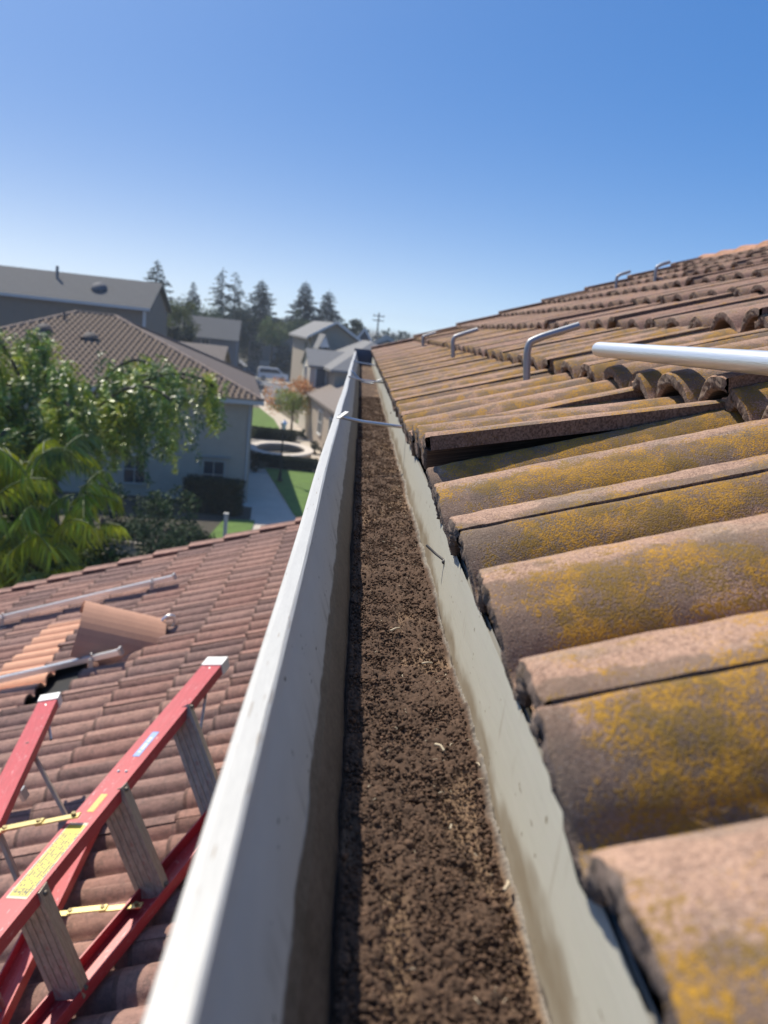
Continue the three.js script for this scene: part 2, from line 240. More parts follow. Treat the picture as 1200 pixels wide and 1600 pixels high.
// how much lichen can hold at arc position u (0..1 across .42 m): pans and camera-side flanks hold most
function lichenTex(W, H, sd, amount) {
  const bump = new Uint8Array(W * H * 4), arcS = []; { let a = 0, py = profile(0); for (let k = 0; k <= 400; k++) { const s = SPAN * k / 400, y = profile(s); if (k) a += Math.hypot(SPAN / 400, y - py); py = y; arcS.push([a / .42, s]); } }
  const sOf = (u) => { let lo = 0; while (lo < 400 && arcS[lo][0] < u) lo++; return arcS[Math.min(400, lo)][1]; };
  const dens = new Float32Array(W); for (let i = 0; i < W; i++) { const s = sOf(i / W), w = ((s - JO) / S + 10.5) % 1 - .5; /* + is the far flank */ dens[i] = w < 0 ? .10 + .95 * ss(-.03, -.20, w) - .35 * ss(-.40, -.5, w) : lerp(.10, .55, ss(.3, .5, w)); }
  const map = makeTex(W, H, (u, v, o) => {
    const i = (u * W) | 0, j = (v * H) | 0, x = u * .42, y = v * .45;
    const wx = x + .006 * (vn(x * 170, y * 170, sd + 1) - .5), wy = y + .006 * (vn(x * 170, y * 170, sd + 2) - .5);
    const broad = fbm(wx * 20, wy * 14, sd + 3, 3), mid = fbm(wx * 75, wy * 75, sd + 4, 3), fine = vn(x * 900, y * 900, sd + 5), grain = .6 * h2(i >> 1, j >> 1, sd + 6) + .4 * vn(x * 1300, y * 1300, sd + 6), g2 = vn(x * 700 + 9, y * 700, sd + 7), big = fbm(x * 9, y * 7, sd + 8, 3);
    const edge = v < .88 ? .35 + .65 * ss(.0, .13, v + .10 * (broad - .5)) : 0;
    const L = amount * dens[i] * edge; let k = ss(-.04, .22, L * .72 + (broad - .5) * 1.3 + (mid - .5) * 1.3 + (fine - .5) * .7 + (grain - .5) * .9 - .45); k *= .55 + .45 * ss(.25, .6, fine);
    const alg = v < .9 ? ss(.0, .22, amount * dens[i] * .9 + (fbm(wx * 30, wy * 20, sd + 12, 4) - .5) * 2.0 - .42) : .35 * ss(.4, .6, mid);
    let r = .41, g = .268, b = .186; const t = .78 + .34 * (big - .5) + .85 * (grain - .5) + .5 * (g2 - .5) + .4 * (mid - .5); r *= t + .04; g *= t; b *= t;
    const gray = ss(.5, .75, fbm(x * 26, y * 18, sd + 21, 3)) * .5; r = lerp(r, .25 * t, gray); g = lerp(g, .205 * t, gray); b = lerp(b, .155 * t, gray);
    const da = alg * .62 * (.7 + .6 * (g2 - .3)); r = lerp(r, .098, clamp(da)); g = lerp(g, .074, clamp(da)); b = lerp(b, .052, clamp(da));
    const spk = h2(i >> 1, j >> 1, sd) > .987 ? .5 : 0; r = lerp(r, .6, spk); g = lerp(g, .52, spk); b = lerp(b, .44, spk);
    const ly = .74 + .7 * (fine - .4) + .45 * (grain - .5) + .3 * (mid - .5), ol = ss(.42, .62, fbm(wx * 48, wy * 40, sd + 31, 3)); k *= .90; r = lerp(r, lerp(.40, .225, ol) * ly, k); g = lerp(g, lerp(.205, .130, ol) * ly, k); b = lerp(b, lerp(.012, .014, ol) * ly, k);
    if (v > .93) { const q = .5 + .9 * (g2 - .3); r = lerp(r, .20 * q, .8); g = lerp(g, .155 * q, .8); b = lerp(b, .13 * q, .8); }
    o[0] = r; o[1] = g; o[2] = b;
    const hgt = .35 + .50 * (grain - .5) + .16 * (g2 - .5) + k * (.18 + .25 * (fine - .5) + .25 * (grain - .5)), q = (j * W + i) * 4; bump[q] = bump[q + 1] = bump[q + 2] = 255 * clamp(hgt); bump[q + 3] = 255;
  }, true);
  const bt = new THREE.DataTexture(bump, W, H); bt.magFilter = THREE.LinearFilter; bt.minFilter = THREE.LinearMipmapLinearFilter; bt.generateMipmaps = true; bt.wrapS = bt.wrapT = THREE.RepeatWrapping; bt.needsUpdate = true;
  return [map, bt];
}
const texH1 = lichenTex(1536, 1536, 100, 1.0), texH2 = lichenTex(1536, 1536, 300, .92), texM = lichenTex(1024, 1024, 500, .62), texL = lichenTex(1024, 1024, 700, .10);
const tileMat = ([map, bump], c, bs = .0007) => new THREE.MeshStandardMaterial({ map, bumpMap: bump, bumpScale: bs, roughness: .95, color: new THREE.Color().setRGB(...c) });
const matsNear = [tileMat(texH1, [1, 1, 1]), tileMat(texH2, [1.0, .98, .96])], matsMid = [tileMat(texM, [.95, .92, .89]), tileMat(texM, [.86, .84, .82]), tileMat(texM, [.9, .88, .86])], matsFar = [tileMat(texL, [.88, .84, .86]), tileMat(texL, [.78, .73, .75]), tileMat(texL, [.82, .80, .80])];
{
  const house = thing('tiled_house', 'near house roof of curved concrete tiles with yellow lichen beside the gutter', 'house');
  const roof = sub('roof', house);
  const near = [0, 1, 2].map((i) => tileGeo(96, 34, 11 + i)), midg = [0, 1].map((i) => tileGeo(56, 8, 21 + i)), farg = [0, 1].map((i) => tileGeo(30, 3, 31 + i));
  const J0 = -.66 + JO; // a joint
  for (let c = 0; c < 8; c++) {
    const X = NX + EX * c, Y = NY + EX * PITCH * c, zStart = Math.min(.28, -(X - .2) / .62 + .5);
    for (let n = -3; n < 24; n++) {
      const zj = J0 - 2 * S * n + (c ? rr(-.006, .006) + .02 * Math.sin(c * 2.1) : 0); if (zj > zStart || zj - 2 * S < ZEND - .2) continue;
      const d = Math.hypot(zj - .15, X), geo = d < 1.0 ? near[(n + 30) % 3] : d < 2.6 ? midg[(n + c + 30) % 2] : farg[(n + c + 30) % 2];
      const mats = c === 0 ? (d < .85 ? matsNear : d < 2.6 ? matsMid : [matsMid[0], matsMid[1], matsFar[0], matsFar[2]]) : c === 1 ? [matsMid[0], matsMid[1], matsFar[0]] : matsFar;
      const lifted = c === 0 && n === 1;
      const t = part('roof_tile', geo, c === 0 && d < .85 ? mats[(n + 30) % 2] : mats[(rnd() * mats.length) | 0], roof, lifted ? 'lifted tile with its near edge raised over a dark gap' : null);
      let jx = c ? rr(-.005, .005) : rr(-.0025, .0025), jy = rr(-.001, .001), jt = rr(-.006, .006), jr = rr(-.004, .004);
      const dz = c === 0 ? (n <= -2 ? .011 : n === -1 ? .007 : 0) : 0; if (!c && n === 0) { jy = 0; jr = 0; }
      if (lifted) { jy = .019; jr = .060; jt = -.080; jx = -.004; }
      if (c && rnd() < .12) { jr += .03; jx -= .006; }
      t.rotation.order = 'ZXY';
      t.rotation.set(0, 0, TILT + jt);
      // pan level under the crest; lifted tiles turn about their far side
      const q = new THREE.Quaternion().setFromEuler(new THREE.Euler(0, 0, TILT + jt)), ql = new THREE.Quaternion().setFromAxisAngle(V(1, 0, 0), -jr), piv = V(0, 0, -2 * S);
      const P = V(X + jx + HROLL * Math.sin(TILT), Y - HROLL * Math.cos(TILT) + jy, zj + dz), up = piv.clone().negate().applyQuaternion(ql).add(piv).applyQuaternion(q);
      t.quaternion.copy(q).multiply(ql); t.position.copy(P).add(up);
    }
  }
  // deck, eave board, soffit and wall under the tiles
  const dk = (x) => NY + (x - NX) * PITCH - .095;
  const deckP = [[.135, dk(.135) + .005], [3.05, dk(3.05)], [3.05, dk(3.05) - .02], [.135, dk(.135) - .015]];
  part('roof_deck', sweep([...deckP, deckP[0]], 3.0, ZEND + .03, 1), std([.035, .033, .03], .95), roof);
  part('fascia_board', box(.018, .17, 7.4, .131, -.335, -3.05), std([.12, .11, .10], .9), house);
  part('soffit', box(.42, .012, 7.4, .35, -.405, -3.05), std([.45, .44, .40], .8), house);
  part('wall', box(2.6, 8.6, 6.9, 1.86, -4.9, -3.05), std([.5, .47, .42], .9), house);
  // ridge caps
  const ridgeX = NX + EX * 7 + .30, ridgeY = NY + EX * 7 * PITCH + .055;
  const cap = new THREE.CylinderGeometry(.115, .125, .40, 18, 3, false, 0, Math.PI); cap.rotateZ(Math.PI / 2); cap.rotateY(Math.PI / 2); metric(cap);
  const capM = [tileMat(texL, [1.25, 1.02, .92]), tileMat(texL, [1.12, .92, .84])];
  for (let i = 0; i < 18; i++) { const r = part('ridge_tile', cap, capM[i % 2], roof); r.rotation.set(.045, 0, 0); r.position.set(ridgeX, ridgeY - .06 + rr(-.004, .004), ZEND + .2 + i * .34); }
  // gable trim tiles at the far end
  const trim = mergeGeometries([box(.40, .018, .12, .2, .0, 0, .004), box(.40, .09, .018, .2, -.052, -.06, .004)].map((g) => g.index ? g.toNonIndexed() : g));
  for (let c = 0; c < 8; c++) { const r = part('gable_tile', trim, matsFar[c % 2], roof); r.rotation.z = TILT + .015; r.position.set(NX + EX * c, NY + EX * PITCH * c + .012, ZEND + .03); }
}

const noiseMap = (c, amp, sc, sd, n = 512) => makeTex(n, n, (u, v, o) => { const t = 1 + amp * (fbm(u * sc, v * sc, sd, 5, sc) - .5) + amp * .5 * (vn(u * sc * 14, v * sc * 14, sd + 3, sc * 14) - .5); for (let k = 0; k < 3; k++) o[k] = c[k] * t; }, true);

// ---------------------------------------------------------------- lower roof, rails, ladder
const LP = 0.35, LSL = Math.atan(LP), LY = (x) => -1.74 + LP * x; // crest plane of the lower roof, x < 0
const texR = (() => { // plain reddish concrete
  const bump = makeTex(1024, 1024, (u, v, o) => { o[0] = o[1] = o[2] = .4 + .3 * (vn(u * 300, v * 300, 41, 300) - .5) + .4 * (fbm(u * 40, v * 40, 42, 4, 40) - .5); }, false);
  const map = makeTex(1024, 1024, (u, v, o) => { const g = vn(u * 380, v * 380, 44, 380), m = fbm(u * 30, v * 22, 45, 4, 0), l = fbm(u * 7, v * 5, 46, 3, 0), t = .72 + .30 * (g - .5) + .5 * (m - .5) + .5 * (l - .5); const d = ss(.56, .75, fbm(u * 14, v * 40, 47, 4)) * .55; o[0] = lerp(.42 * t, .19, d); o[1] = lerp(.250 * t, .13, d); o[2] = lerp(.200 * t, .11, d); if (v > .93) { o[0] *= .6; o[1] *= .6; o[2] *= .6; } }, true);
  return [map, bump];
})();
const redM = [[.93, .92, .92], [.80, .80, .82], [.70, .70, .73], [1.02, .98, .95], [.88, .80, .78]].map((c) => tileMat(texR, c, .003));
const salmonM = new THREE.MeshStandardMaterial({ map: noiseMap([.62, .33, .21], .2, 14, 73), roughness: .9 }), slateM = std([.02, .02, .022], .9);
const LZF = -7.25;
{
  const wing = thing('lower_tiled_roof', 'lower red brown concrete tile roof under the ladder, left of the gutter', 'roof');
  const geos = [0, 1, 2].map((i) => { const g = tileGeo(40, 5, 61 + i); g.scale(-1, 1, 1); const p = g.attributes.position, n = g.attributes.normal, uv = g.attributes.uv; for (let i = 0; i < p.count; i += 3) { for (const A of [p, n, uv]) for (let k = 0; k < A.itemSize; k++) { const t = A.getComponent(i + 1, k); A.setComponent(i + 1, k, A.getComponent(i + 2, k)); A.setComponent(i + 2, k, t); } } g.computeVertexNormals; return g; });
  const E = .335, tilt = Math.atan(.29);
  for (let c = 0; c < 13; c++) {
    const X = -.10 - E * c; // nose x of this course; noses point left (downhill)
    for (let n = 0; n < 24; n++) {
      const zj = LZF + .03 + 2 * S * (n + 1) + (c % 2 ? 0 : .01); if (zj > -.9 || (zj > -1.9 && X < -1.6)) continue;
      if (X + LY(X) * 0 < -.35 && -X > .62 * -zj + .9) continue;
      const hole = c === 4 && (n === 8 || n === 9), exposed = (c === 5 && n >= 5 && n <= 8);
      if (hole) continue;
      const t = part('roof_tile', geos[(rnd() * 3) | 0], exposed ? salmonM : redM[(rnd() * redM.length) | 0], wing, exposed ? 'clean orange roof tile uncovered where its neighbour was lifted away' : null);
      const slip = rnd() < .07 ? rr(-.03, .012) : 0; t.rotation.set(rr(-.004, .004), slip * .8, tilt + rr(-.005, .005)); t.position.set(X + slip + rr(-.008, .008) - HROLL * Math.sin(tilt), LY(X) - HROLL * Math.cos(tilt) + rr(-.001, .001), zj);
    }
  }
  part('underlayment', sweep([[.3, LY(.3) - .085], [-4.6, LY(-4.6) - .085], [-4.6, LY(-4.6) - .10], [.3, LY(.3) - .10], [.3, LY(.3) - .085]].reverse(), -.6, LZF + .02, 1), slateM, wing);
  // stepped gable trim tiles along the far edge
  const trim = mergeGeometries([box(.40, .020, .15, -.2, 0, 0, .005), box(.40, .12, .02, -.2, -.06, -.07, .005)].map((g) => g.index ? g.toNonIndexed() : g));
  for (let c = -1; c < 13; c++) { const X = -.10 - E * c, r = part('gable_tile', trim, redM[3], wing); r.rotation.z = tilt - .02; r.position.set(X + .36, LY(X + .36) + .012, LZF); }
  part('wall', box(4.4, 5.2, 6.2, -2.2, -6.05, -4.0), std([.46, .43, .38], .9), wing);
  part('gable_wall', sweep([[.3, -1.75], [-4.3, -3.36], [-4.3, -4], [.3, -4], [.3, -1.75]], LZF + .06, LZF + .16, 1), std([.46, .43, .38], .9), wing);
}
// aluminium rails of a removed solar array
const alu = MET(.80, .80, .80, .34), aluD = MET(.45, .45, .46, .45);
function rail(z, x0, x1, label) {
  const y = (x) => LY(x) + .085, r = thing('mounting_rail', label, 'rail', [0, 0, 0], 0, 'aluminium mounting rails on the lower roof');
  const up = V(-Math.sin(LSL), Math.cos(LSL), 0), A = [x0, y(x0), z], B = [x1, y(x1), z];
  part('beam', bar(A, B, .036, .030, up, .002), alu, r);
  for (const s of [-1, 1]) part('flange', bar([x0, y(x0) + .0175, z + s * .0125], [x1, y(x1) + .0175, z + s * .0125], .0095, .006, up), alu, r);
  part('end_clip', bar([x1 - .004, y(x1) + .004, z], [x1 + .012, y(x1) + .012, z], .048, .05, up, .003), aluD, r);
  for (const x of [x1 - .17, x0 + .9]) { if (x > x0) { const f = part('bracket', bar([x, LY(x) - .004, z + .028], [x, LY(x) + .09, z + .028], .03, .006, V(0, 0, 1)), aluD, r); part('bracket_foot', bar([x - .05, LY(x - .05) + .006, z + .045], [x + .05, LY(x + .05) + .006, z + .045], .05, .006, up), aluD, f); part('bolt', new THREE.CylinderGeometry(.007, .007, .022, 6).translate(x, LY(x) + .118, z + .02), aluD, f); } }
}
rail(-6.03, -3.6, -1.33, 'far aluminium rail on the lower roof, beyond the loose tile');
rail(-4.52, -3.3, -1.31, 'middle aluminium rail on the lower roof, in front of the loose tile');
rail(-2.98, -2.6, -1.26, 'short near aluminium rail end at the left edge behind the red ladder');
// loose tile lying on the lower roof
{
  const t = thing('loose_tile', 'loose smooth orange brown tile propped at an angle on the lower roof', 'roof tile', [-1.44, LY(-1.44) + .03, -4.86]);
  const pr = [], R = .21; for (let i = 0; i <= 18; i++) { const a = Math.PI * (.06 + .88 * i / 18); pr.push([R * .95 * Math.cos(a) * (Math.cos(a) > 0 ? 1.0 : 1.3), R * .95 * Math.sin(a) * 1.05]); } for (let i = 18; i >= 0; i--) { const a = Math.PI * (.06 + .88 * i / 18); pr.push([(R * .95 - .018) * Math.cos(a) * (Math.cos(a) > 0 ? 1.0 : 1.3), (R * .95 - .018) * Math.sin(a) * 1.05]); } pr.push(pr[0]);
  const g = sweep(pr, -.24, .24, 12); const b = part('tile_body', g, new THREE.MeshStandardMaterial({ map: noiseMap([.46, .25, .17], .18, 14, 71), roughness: .9 }), t); b.rotation.set(0, Math.PI / 2, 0); b.rotation.order = 'YXZ';
  t.rotation.set(.24, .22, -.33); t.scale.setScalar(1.12);
  part('nail_hole', new THREE.TorusGeometry(.012, .004, 6, 12).rotateX(Math.PI / 2).translate(-.08, .187, .0), std([.6, .45, .36], .8), t);
}
// tile hook plate standing beside the loose tile
{ const h = thing('roof_anchor', 'small looped metal anchor plate to the right of the loose tile', 'anchor', [-1.12, LY(-1.12), -4.95]); part('loop', new THREE.TorusGeometry(.042, .010, 8, 20).scale(1, 1.35, 1).rotateZ(-.6).rotateY(.3).translate(0, .06, 0), alu, h); part('base_plate', box(.09, .006, .07, 0, .006, 0, .002), aluD, h); }

// ladder lying open on its side
const redP = makeTex(512, 512, (u, v, o) => { const n = fbm(u * 30, v * 30, 5, 4, 30), sc = Math.max(ss(.74, .80, fbm(u * 12, v * 90, 9, 3)), ss(.76, .80, fbm(u * 60, v * 14, 19, 3))); const t = .85 + .4 * (n - .5); o[0] = lerp(.52 * t, .6, sc * .6); o[1] = lerp(.045 * t, .34, sc * .6); o[2] = lerp(.055 * t, .34, sc * .6); }, true);
const redL = new THREE.MeshStandardMaterial({ map: redP, roughness: .42 });
const woodT = makeTex(512, 512, (u, v, o) => { const n = fbm(u * 10, v * 26, 5, 4), d = fbm(u * 20, v * 20, 7, 4), rd = ss(.68, .74, fbm(u * 9 + 4, v * 16, 19, 3)); const t = .8 + .5 * (n - .5) + .5 * (d - .5); o[0] = lerp(.50 * t, .40, rd * .5); o[1] = lerp(.42 * t, .14, rd * .5); o[2] = lerp(.33 * t, .11, rd * .5); }, true);
const stepM = new THREE.MeshStandardMaterial({ map: woodT, roughness: .5, metalness: .3 }), goldM = MET(.72, .58, .26, .4), capM2 = std([.78, .76, .72], .6);
function channel(parent, name, a, b, w, lip, th, wdir, ldir, mat) { // C channel from a to b; web width w along wdir, flanges along ldir
  const A = V(...a), B = V(...b), W = V(...wdir).normalize(), d = B.clone().sub(A).normalize(); W.addScaledVector(d, -W.dot(d)).normalize(); const L = d.clone().cross(W); if (L.dot(V(...ldir)) < 0) L.negate();
  const o = (p, q, r) => p.clone().addScaledVector(W, q).addScaledVector(L, r).toArray();
  const gs = [bar(o(A, 0, 0), o(B, 0, 0), w, th, L)];
  // bar() puts w across up x dir, so the web lies along W
  for (const s of [-1, 1]) gs.push(bar(o(A, s * (w / 2 - th / 2), lip / 2 + th / 2 - .0002), o(B, s * (w / 2 - th / 2), lip / 2 + th / 2 - .0002), th, lip, L));
  return part(name, merged(gs), mat, parent);
}
{
  const lad = thing('step_ladder', 'red fibreglass step ladder lying open on its side on the lower roof', 'ladder');
  const R1a = [-.49, -1.46, -3.13], R1b = [-.83, -1.575, -1.42], R3a = [-.30, -1.80, -2.66], R3b = [-.735, -1.945, -1.55], R2a = [-1.215, -1.715, -3.16], R2b = [-.93, -1.615, -1.62], R4a = [-.865, -1.985, -2.86], R4b = [-.815, -1.955, -1.55];
  const at = (a, b, t) => a.map((v, i) => lerp(v, b[i], t));
  const n = [-.33, .94, 0], dn = [.33, -.94, 0];
  const w1 = [1, .2, .15];
  const r1 = channel(lad, 'rail', R1a, R1b, .088, .036, .005, w1, dn, redL), r3 = channel(lad, 'rail', R3a, R3b, .088, .036, .005, w1, n, redL), r2 = channel(lad, 'rail', R2a, R2b, .078, .032, .005, w1, dn, redL), r4 = channel(lad, 'rail', R4a, R4b, .078, .032, .005, w1, n, redL);
  for (const [a, b, r, w] of [[R1a, R1b, r1, .094], [R2a, R2b, r2, .084]]) { const e = at(a, b, -.008), f = at(a, b, .035); const g = channel(r, 'foot_cap', e, f, w, .042, .008, w1, dn, capM2); g.position.y += .003; }
  { const e = at(R3a, R3b, .98), f = at(R3a, R3b, .93); channel(r3, 'pale_sticker', e, f, .05, .001, .001, w1, n, capM2).position.set(-.001, .004, 0); }
  // treads: wide channels with ribbed faces joining the two rails of the front section
  const treads = [[.235, .13], [.53, .45], [.785, .77]].map(([t1, t3]) => [at(R1a, R1b, t1), at(R3a, R3b, t3)]);
  for (const [p, q] of treads) {
    const d = V(...q).sub(V(...p)).normalize(), dir = V(...R1b).sub(V(...R1a)).normalize();
    const tr = channel(lad, 'tread', V(...p).addScaledVector(d, .006).toArray(), V(...q).addScaledVector(d, -.006).toArray(), .098, .036, .004, w1, [-.2, 0, -1], stepM);
    const pl = V(1, .2, .15).addScaledVector(d, -V(1, .2, .15).dot(d)).normalize();
    for (const k of [-.034, -.012, .012, .034]) { const o = pl.clone().multiplyScalar(k).addScaledVector(dir, .0028); part('rib', bar(V(...p).add(o).addScaledVector(d, .05).toArray(), V(...q).add(o).addScaledVector(d, -.05).toArray(), .007, .003, dir), stepM, tr); }
    for (const k of [.06, .93]) { const c = V(...p).lerp(V(...q), k).addScaledVector(pl, .050).addScaledVector(dir, -.016); part('rivet', new THREE.SphereGeometry(.008, 8, 6).translate(...c.toArray()), std([.16, .13, .10], .5, { metalness: .4 }), tr); }
  }
  // back section cross bars
  for (const [t2, t4, w] of [[.28, .25, .022], [.60, .58, .024], [.85, .80, .024]]) part('cross_bar', bar(at(R2a, R2b, t2), at(R4a, R4b, t4), w, .014, V(1, 0, 0), .002), stepM, lad);
  // knee brace rods
  for (const [a, b] of [[at(R1a, R1b, .045), V(...treads[0][0]).lerp(V(...treads[0][1]), .48).toArray()], [at(R2a, R2b, .06), V(...at(R2a, R2b, .14)).lerp(V(...at(R4a, R4b, .14)), .22).toArray()]]) part('brace_rod', tube([a, at(a, b, .5), b], .006, 8, 8), MET(.55, .55, .53, .45), lad);
  // hinged spreaders
  for (const [a, b] of [[at(R3a, R3b, .50), at(R4a, R4b, .55)], [at(R1a, R1b, .625), at(R2a, R2b, .70)]]) { const up = V(0, 1, 0), lift = (p, h) => [p[0], p[1] + h, p[2]]; const s = part('spreader', bar(lift(a, .030), lift(at(a, b, .42), .030), .024, .005, up, .001), goldM, lad); part('spreader_leaf', bar(lift(at(a, b, .36), .036), lift(at(a, b, .75), .036), .026, .005, up, .001), goldM, s); part('spreader_leaf', bar(lift(at(a, b, .71), .030), lift(b, .030), .024, .005, up, .001), goldM, s); for (const k of [.06, .40, .73]) part('pivot', new THREE.CylinderGeometry(.007, .007, .014, 10).translate(...lift(at(a, b, k), .036)), std([.22, .17, .08], .5, { metalness: .5 }), s); }
  // printed stickers on the web of the upper rail
  const web = V(...R1b).sub(V(...R1a)).normalize(), Wd = V(...w1).addScaledVector(web, -V(...w1).dot(web)).normalize(), Nn = web.clone().cross(Wd); if (Nn.y < 0) Nn.negate();
  const sticker = (name, t0, t1, w, off, fn) => { const a = V(...at(R1a, R1b, t0)).addScaledVector(Wd, off), b = V(...at(R1a, R1b, t1)).addScaledVector(Wd, off), h = Nn.clone().multiplyScalar(.0034), q = [a.clone().addScaledVector(Wd, -w / 2), a.clone().addScaledVector(Wd, w / 2), b.clone().addScaledVector(Wd, w / 2), b.clone().addScaledVector(Wd, -w / 2)].map((v) => v.add(h)); const m = new THREE.MeshStandardMaterial({ map: makeTex(256, 128, fn, true, false), roughness: .5 }); part(name, geoFrom(q.flatMap((v) => v.toArray()), [0, 1, 2, 0, 2, 3], [0, 0, 0, 1, 1, 1, 1, 0]), m, r1); };
  const scribble = (u, v, rows, sd) => { const r = v * rows, k = r - Math.floor(r); return k > .25 && k < .75 && u > .04 && u < .96 && vn(u * 60, Math.floor(r) * 3.3, sd) > .42 ? 1 : 0; };
  sticker('warning_sticker', .625, .80, .062, 0, (u, v, o) => { const k = (u > .04 && u < .96 && v > .05 && v < .95) ? scribble(u, v, 7, 3) * (u > .15 ? 1 : 0) + (u > .88 && v > .1 && v < .9 && scribble(v, u, 20, 5) ? 1 : 0) : 0; const e = u < .03 || u > .97 || v < .05 || v > .95; o[0] = e ? .6 : k ? .07 : .66; o[1] = e ? .55 : k ? .065 : .55; o[2] = e ? .4 : k ? .05 : .06; });
  sticker('yellow_label', .545, .595, .022, .004, (u, v, o) => { const k = scribble(u, v, 3, 8); o[0] = k ? .5 : .72; o[1] = k ? .3 : .52; o[2] = .09; });
  sticker('blue_label', .335, .425, .026, .002, (u, v, o) => { const m = Math.abs(v - .5) < .44 - .12 * Math.cos(u * 6.28) * 0 && u > .03 && u < .97, k = v > .28 && v < .72 && u > .15 && u < .85 && vn(u * 26, 4.4, 13) > .46; o[0] = !m ? .1 : k ? .62 : .25; o[1] = !m ? .2 : k ? .66 : .36; o[2] = !m ? .5 : k ? .7 : .6; });
  for (const k of [-.014, .014]) { const c = V(...at(R1a, R1b, .475)).addScaledVector(Wd, k).addScaledVector(Nn, .003); part('rivet', new THREE.SphereGeometry(.0055, 8, 6).translate(...c.toArray()), capM2, r1); }
}

// rail and hooks on the upper roof
{
  const r = thing('rail_tube', 'silver aluminium rail tube lying along the second course of lichen tiles', 'rail', [0, 0, 0]);
  part('tube', (() => { const g = new THREE.CapsuleGeometry(.0134, 1.62, 6, 24); g.rotateX(Math.PI / 2); g.scale(1, 1, 1); g.translate(.445, .0110, -.645); return g; })(), new THREE.MeshStandardMaterial({ color: new THREE.Color().setRGB(.74, .75, .74), metalness: .75, roughness: .36, bumpMap: paintBump, bumpScale: .0003 }), r);
  const hookM = new THREE.MeshStandardMaterial({ color: new THREE.Color().setRGB(.30, .31, .33), metalness: .7, roughness: .5 });
  const hook = (x, y, z, h, L, rad, label) => { const t = thing('roof_hook', label, 'hook', [x, y, z], 0, 'bent metal hooks standing out of the tile roof'); part('bent_bar', tube([[.012, -.05, 0], [0, h * .55, 0], [.004, h * .88, 0], [.03, h + .006, 0], [.03 + L * .5, h + .006 + L * .21, 0], [.03 + L, h + .006 + L * .42, 0]], rad, 32, 8), hookM, t); };
  hook(.385, -.052, -1.80, .074, .080, .0085, 'large grey bent hook left of the silver rail tube');
  hook(.375, -.045, -3.20, .062, .065, .0085, 'grey bent hook second from the silver rail tube');
  hook(.40, -.04, -5.1, .045, .05, .009, 'small distant bent hook near the far end of the eave');
  hook(1.80, .49, -5.75, .09, .06, .011, 'bent hook high on the roof, left of the pair near the ridge');
  hook(1.84, .50, -5.10, .10, .05, .011, 'bent hook high on the roof, right of the pair near the ridge');
}

// ---------------------------------------------------------------- neighbourhood below
const GY = -9.2;
const struct = (name, geo, mat) => { const m = part(name, geo, mat, scene); tag(m, null, null, null, 'structure'); return m; };
const mapped = (c, amp, sc, sd, rep, rough = .95) => { const t = noiseMap(c, amp, sc, sd); t.repeat.set(rep, rep); return new THREE.MeshStandardMaterial({ map: t, roughness: rough }); };
function flat(name, pts, y, mat) { const sh = new THREE.Shape(pts.map(([x, z]) => new THREE.Vector2(x, -z))); const g = new THREE.ShapeGeometry(sh); g.rotateX(-Math.PI / 2); g.translate(0, y, 0); return struct(name, metric(g), mat); }
const grassM = mapped([.085, .15, .022], .7, 12, 3, .25), concM = mapped([.46, .40, .33], .25, 10, 9, .2), asphM = mapped([.13, .13, .135], .3, 10, 14, .15), dirtM = mapped([.10, .085, .05], .8, 10, 21, .1), darkBed = mapped([.05, .042, .028], .8, 12, 25, .4);
{ const g = new THREE.PlaneGeometry(560, 480, 8, 8); g.rotateX(-Math.PI / 2); g.translate(0, GY - .05, -200); struct('ground', metric(g), dirtM); }
flat('paved_court', [[-9.5, -30], [4, -28], [6, -66], [-1, -72], [-4.6, -70.5], [-6.0, -72], [-6.6, -68], [-7.9, -61], [-9.5, -52]], GY, concM);
flat('sidewalk', [[-15.5, -112], [-14.2, -112], [-9.6, -86], [-4.6, -70.3], [-6.4, -68.4], [-9.6, -80.8], [-11.0, -87]], GY + .02, concM);
flat('road', [[-60, -260], [-34, -186], [-25, -141], [-16, -110], [-11.3, -87.5], [-8.9, -88], [-4, -92], [12, -100], [14, -112], [-6, -108], [-15.5, -128], [-24, -165], [-44, -260]], GY - .02, asphM);
flat('driveway', [[-15.2, -124], [-13.0, -118], [-9.6, -120], [-11, -127]], GY + .01, concM);
flat('lawn', [[-5.3, -48.4], [-2.2, -48.6], [2.5, -47], [2.5, -34], [-1.0, -33.6], [-2.05, -35.7], [-2.45, -36.9], [-4.2, -44.1]], GY + .03, grassM);
flat('lawn', [[-11.2, -80.7], [-9.9, -82.0], [-7.5, -73.8], [-6.3, -67.5], [-8.1, -58.5], [-12, -60], [-13, -76]], GY + .03, grassM);
flat('lawn', [[-5.5, -74.6], [-4.2, -67.3], [-2.9, -64.6], [1, -65], [0, -73]], GY + .05, grassM);
flat('garden_bed', [[-11, -30], [-3.8, -30], [-4.6, -37.6], [-11, -38]], GY + .02, darkBed);
flat('lawn', [[-5.6, -31.5], [-3.9, -30.6], [-4.1, -35.0], [-5.5, -34.6]], GY + .05, grassM);

